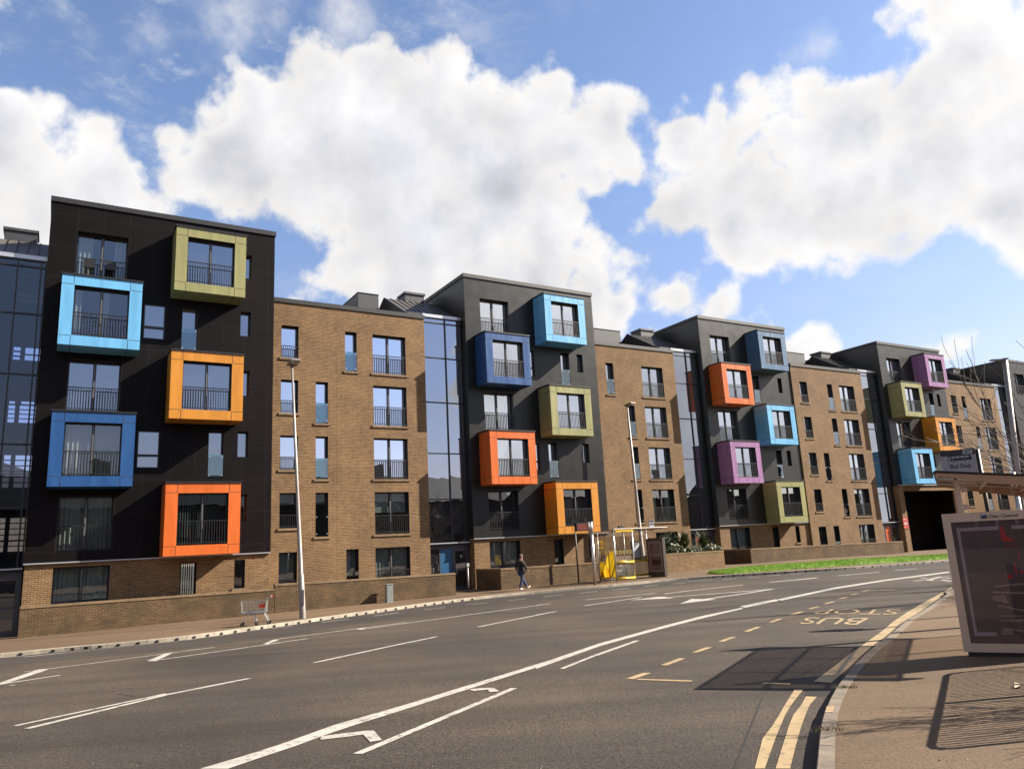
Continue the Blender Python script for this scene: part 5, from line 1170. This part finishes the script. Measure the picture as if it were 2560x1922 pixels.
def skydir(cx,cy):
    r=Vector(ray(cx*1.1573,cy*1.1573)).normalized(); return r
BL=[(0,330,140),(90,410,150),(60,285,70),(200,410,140),(310,440,80),(400,365,100),(500,330,120),(560,260,110),(690,205,105),(800,190,100),(920,225,100),(700,330,160),(850,350,180),(1000,330,150),(1120,265,105),(1080,400,160),(1230,340,95),(1310,300,80),(920,500,160),(750,545,95),(1050,530,150),(1180,510,100),(1290,600,95),(1000,640,130),(1150,640,110),(840,640,110),(700,610,60),(1340,660,60),(130,480,130),(0,480,120),(290,545,120),(430,540,70),
 (1480,310,75),(1560,285,80),(1660,235,80),(1760,275,95),(1600,400,120),(1480,430,75),(1390,465,45),(1560,500,85),(1700,470,115),(1850,430,140),(1860,280,105),(2000,400,150),(2010,210,130),(2120,110,150),(2020,60,90),(2190,330,150),(2150,470,100),(1740,550,60),(1730,365,100),(2080,215,115),(2000,300,90),(1670,300,100),(2080,230,150),(250,400,80),(320,400,60),(1790,420,120),(1960,10,70),(2230,560,60),
 (1480,660,55),(1560,675,55),(1430,690,40),(1620,695,35),(1740,745,42),(1790,758,26),(2062,778,22),(2085,765,12)]
fld=None
blobs=[(skydir(cx,cy),r/1643.8*(1/ (1+((cx-1106)**2+(cy-830)**2)/1643.8**2))**.75) for cx,cy,r in BL]
for az,el,r in ((-13,8,.16),(0,16,.26),(6,10,.3),(-24,22,.07),(20,34,.25),(28,20,.25),(-21,11,.17),(-17,24,.12),(-60,34,.18),(-90,22,.22),(-120,30,.3),(-150,20,.28),(150,30,.3),(178,16,.3),(-72,8,.12)):
    a,b=math.radians(az),math.radians(el); blobs.append((Vector((math.cos(a)*math.cos(b),math.sin(a)*math.cos(b),math.sin(b))),r))
for c,r in blobs:
    dn=nt.nodes.new('ShaderNodeVectorMath'); dn.operation='DISTANCE'; L(wd,dn.inputs[0]); dn.inputs[1].default_value=c
    v=mth('SUBTRACT',r*1.10+.006,dn.outputs['Value']); fld=v if fld is None else mth('SMOOTH_MAX',fld,v,.025)
n1=noise(dirv,12,8,.58); n2=noise(dirv,5,5,.6); n3=noise(dirv,40,5,.65)
vo=nt.nodes.new('ShaderNodeTexVoronoi'); vo.feature='SMOOTH_F1'; vo.inputs['Scale'].default_value=22; vo.inputs['Smoothness'].default_value=.35; L(wd,vo.inputs['Vector'])
f2=mth('ADD',fld,mth('MULTIPLY',mth('SUBTRACT',n1.outputs[0],.5),.12)); f2=mth('ADD',f2,mth('MULTIPLY',mth('SUBTRACT',.45,vo.outputs['Distance']),.05)); f2=mth('ADD',f2,mth('MULTIPLY',mth('SUBTRACT',n3.outputs[0],.5),.022))
al=nt.nodes.new('ShaderNodeMapRange'); al.interpolation_type='SMOOTHSTEP'; al.inputs[1].default_value=-.004; al.inputs[2].default_value=.024; L(f2,al.inputs[0])
# thin high wisps
mpv=nt.nodes.new('ShaderNodeMapping'); mpv.inputs['Scale'].default_value=(1,1,2.2); mpv.inputs['Rotation'].default_value=(.3,.5,.2); L(dirv,mpv.inputs[0])
nw=noise(mpv.outputs[0],5.5,9,.68); wr=nt.nodes.new('ShaderNodeMapRange'); wr.interpolation_type='SMOOTHSTEP'; wr.inputs[1].default_value=.47; wr.inputs[2].default_value=.70; wr.inputs[4].default_value=.9; L(nw.outputs[0],wr.inputs[0])
dn=nt.nodes.new('ShaderNodeVectorMath'); dn.operation='DISTANCE'; L(dirv,dn.inputs[0]); dn.inputs[1].default_value=skydir(560,40)
wm=nt.nodes.new('ShaderNodeMapRange'); wm.interpolation_type='SMOOTHSTEP'; wm.inputs[1].default_value=.06; wm.inputs[2].default_value=.34; wm.inputs[3].default_value=1; wm.inputs[4].default_value=.10; L(dn.outputs['Value'],wm.inputs[0])
fl2=None
for cx,cy,r in ((340,75,50),(500,45,80),(600,70,65),(740,30,60),(700,95,50),(190,80,32),(120,5,45),(950,12,28),(280,170,30),(1755,95,22)):
    d2=nt.nodes.new('ShaderNodeVectorMath'); d2.operation='DISTANCE'; L(wd,d2.inputs[0]); d2.inputs[1].default_value=skydir(cx,cy)
    v=mth('SUBTRACT',r/1643.8*.85,d2.outputs['Value']); fl2=v if fl2 is None else mth('SMOOTH_MAX',fl2,v,.02)
f3=mth('ADD',fl2,mth('MULTIPLY',mth('SUBTRACT',n1.outputs[0],.5),.17)); a2=nt.nodes.new('ShaderNodeMapRange'); a2.interpolation_type='SMOOTHSTEP'; a2.inputs[1].default_value=-.015; a2.inputs[2].default_value=.075; a2.inputs[4].default_value=.85; L(f3,a2.inputs[0])
alpha=mth('MAXIMUM',mth('MAXIMUM',al.outputs[0],a2.outputs[0]),mth('MULTIPLY',wr.outputs[0],wm.outputs[0]))
# cloud brightness: bright rims, greyer thick middles, relief lit from the sun's side
dp=nt.nodes.new('ShaderNodeVectorMath'); dp.operation='DOT_PRODUCT'; L(dirv,dp.inputs[0]); dp.inputs[1].default_value=sv
off=nt.nodes.new('ShaderNodeVectorMath'); off.operation='ADD'; L(dirv,off.inputs[0]); off.inputs[1].default_value=(.022,-.004,.034)
n5=noise(dirv,6.5,6,.5); n4=noise(off.outputs[0],6.5,6,.5)
rel=mth('MULTIPLY',mth('SUBTRACT',n5.outputs[0],n4.outputs[0]),.75)
dk=nt.nodes.new('ShaderNodeMapRange'); dk.interpolation_type='SMOOTHSTEP'; dk.inputs[1].default_value=.0; dk.inputs[2].default_value=.13; L(f2,dk.inputs[0])
n2r=nt.nodes.new('ShaderNodeMapRange'); n2r.inputs[1].default_value=.32; n2r.inputs[2].default_value=.66; n2r.inputs[3].default_value=.55; n2r.inputs[4].default_value=1.25; L(n2.outputs[0],n2r.inputs[0])
grey=mth('MULTIPLY',dk.outputs[0],n2r.outputs[0])
lum=mth('SUBTRACT',.98,mth('MULTIPLY',grey,.22)); lum=mth('ADD',lum,rel)
lum=mth('ADD',lum,mth('MULTIPLY',mth('POWER',mth('MAXIMUM',dp.outputs['Value'],0),8),.7)); lum=mth('MAXIMUM',lum,.45)
cc=nt.nodes.new('ShaderNodeMix'); cc.data_type='RGBA'; L(grey,cc.inputs[0]); cc.inputs[6].default_value=(1,.985,.97,1); cc.inputs[7].default_value=(.90,.91,1.0,1)
bg1=nt.nodes.new('ShaderNodeBackground'); bg1.inputs[1].default_value=SKY_S; tn=nt.nodes.new('ShaderNodeMix'); tn.data_type='RGBA'; tn.blend_type='MULTIPLY'; tn.inputs[0].default_value=1; L(sky.outputs[0],tn.inputs[6])
sxyz=nt.nodes.new('ShaderNodeSeparateXYZ'); L(dirv,sxyz.inputs[0]); er=nt.nodes.new('ShaderNodeMapRange'); er.inputs[1].default_value=.05; er.inputs[2].default_value=.45; L(sxyz.outputs[2],er.inputs[0])
tl=nt.nodes.new('ShaderNodeMix'); tl.data_type='RGBA'; L(er.outputs[0],tl.inputs[0]); tl.inputs[6].default_value=(.88,.69,.75,1); tl.inputs[7].default_value=(1.0,.95,.99,1); L(tl.outputs[2],tn.inputs[7])
L(tn.outputs[2],bg1.inputs[0])
bg2=nt.nodes.new('ShaderNodeBackground'); L(cc.outputs[2],bg2.inputs[0]); L(mth('MULTIPLY',lum,CLOUD_S),bg2.inputs[1])
ms=nt.nodes.new('ShaderNodeMixShader'); L(alpha,ms.inputs[0]); L(bg1.outputs[0],ms.inputs[1]); L(bg2.outputs[0],ms.inputs[2]); L(ms.outputs[0],out.inputs[0])
w.cycles.sampling_method='MANUAL'; w.cycles.sample_map_resolution=512
# ------------------------------------------------------------------ camera and render settings
cam=bpy.data.cameras.new('camera'); co=bpy.data.objects.new('camera',cam); C.objects.link(co)
cam.sensor_fit='HORIZONTAL'; cam.sensor_width=36; cam.lens=36*F_PX/2560; cam.clip_start=.1; cam.clip_end=3000
co.matrix_world=Matrix(((RT[0],UP[0],-FW[0],0),(RT[1],UP[1],-FW[1],0),(RT[2],UP[2],-FW[2],0),(0,0,0,1)))
sc=bpy.context.scene; sc.camera=co
sc.view_settings.view_transform='Standard'; sc.view_settings.look='None'; sc.view_settings.gamma=1; sc.view_settings.exposure=EXPO
sc.cycles.max_bounces=8; sc.cycles.transparent_max_bounces=16; sc.cycles.diffuse_bounces=3; sc.cycles.glossy_bounces=4; sc.cycles.use_denoising=True
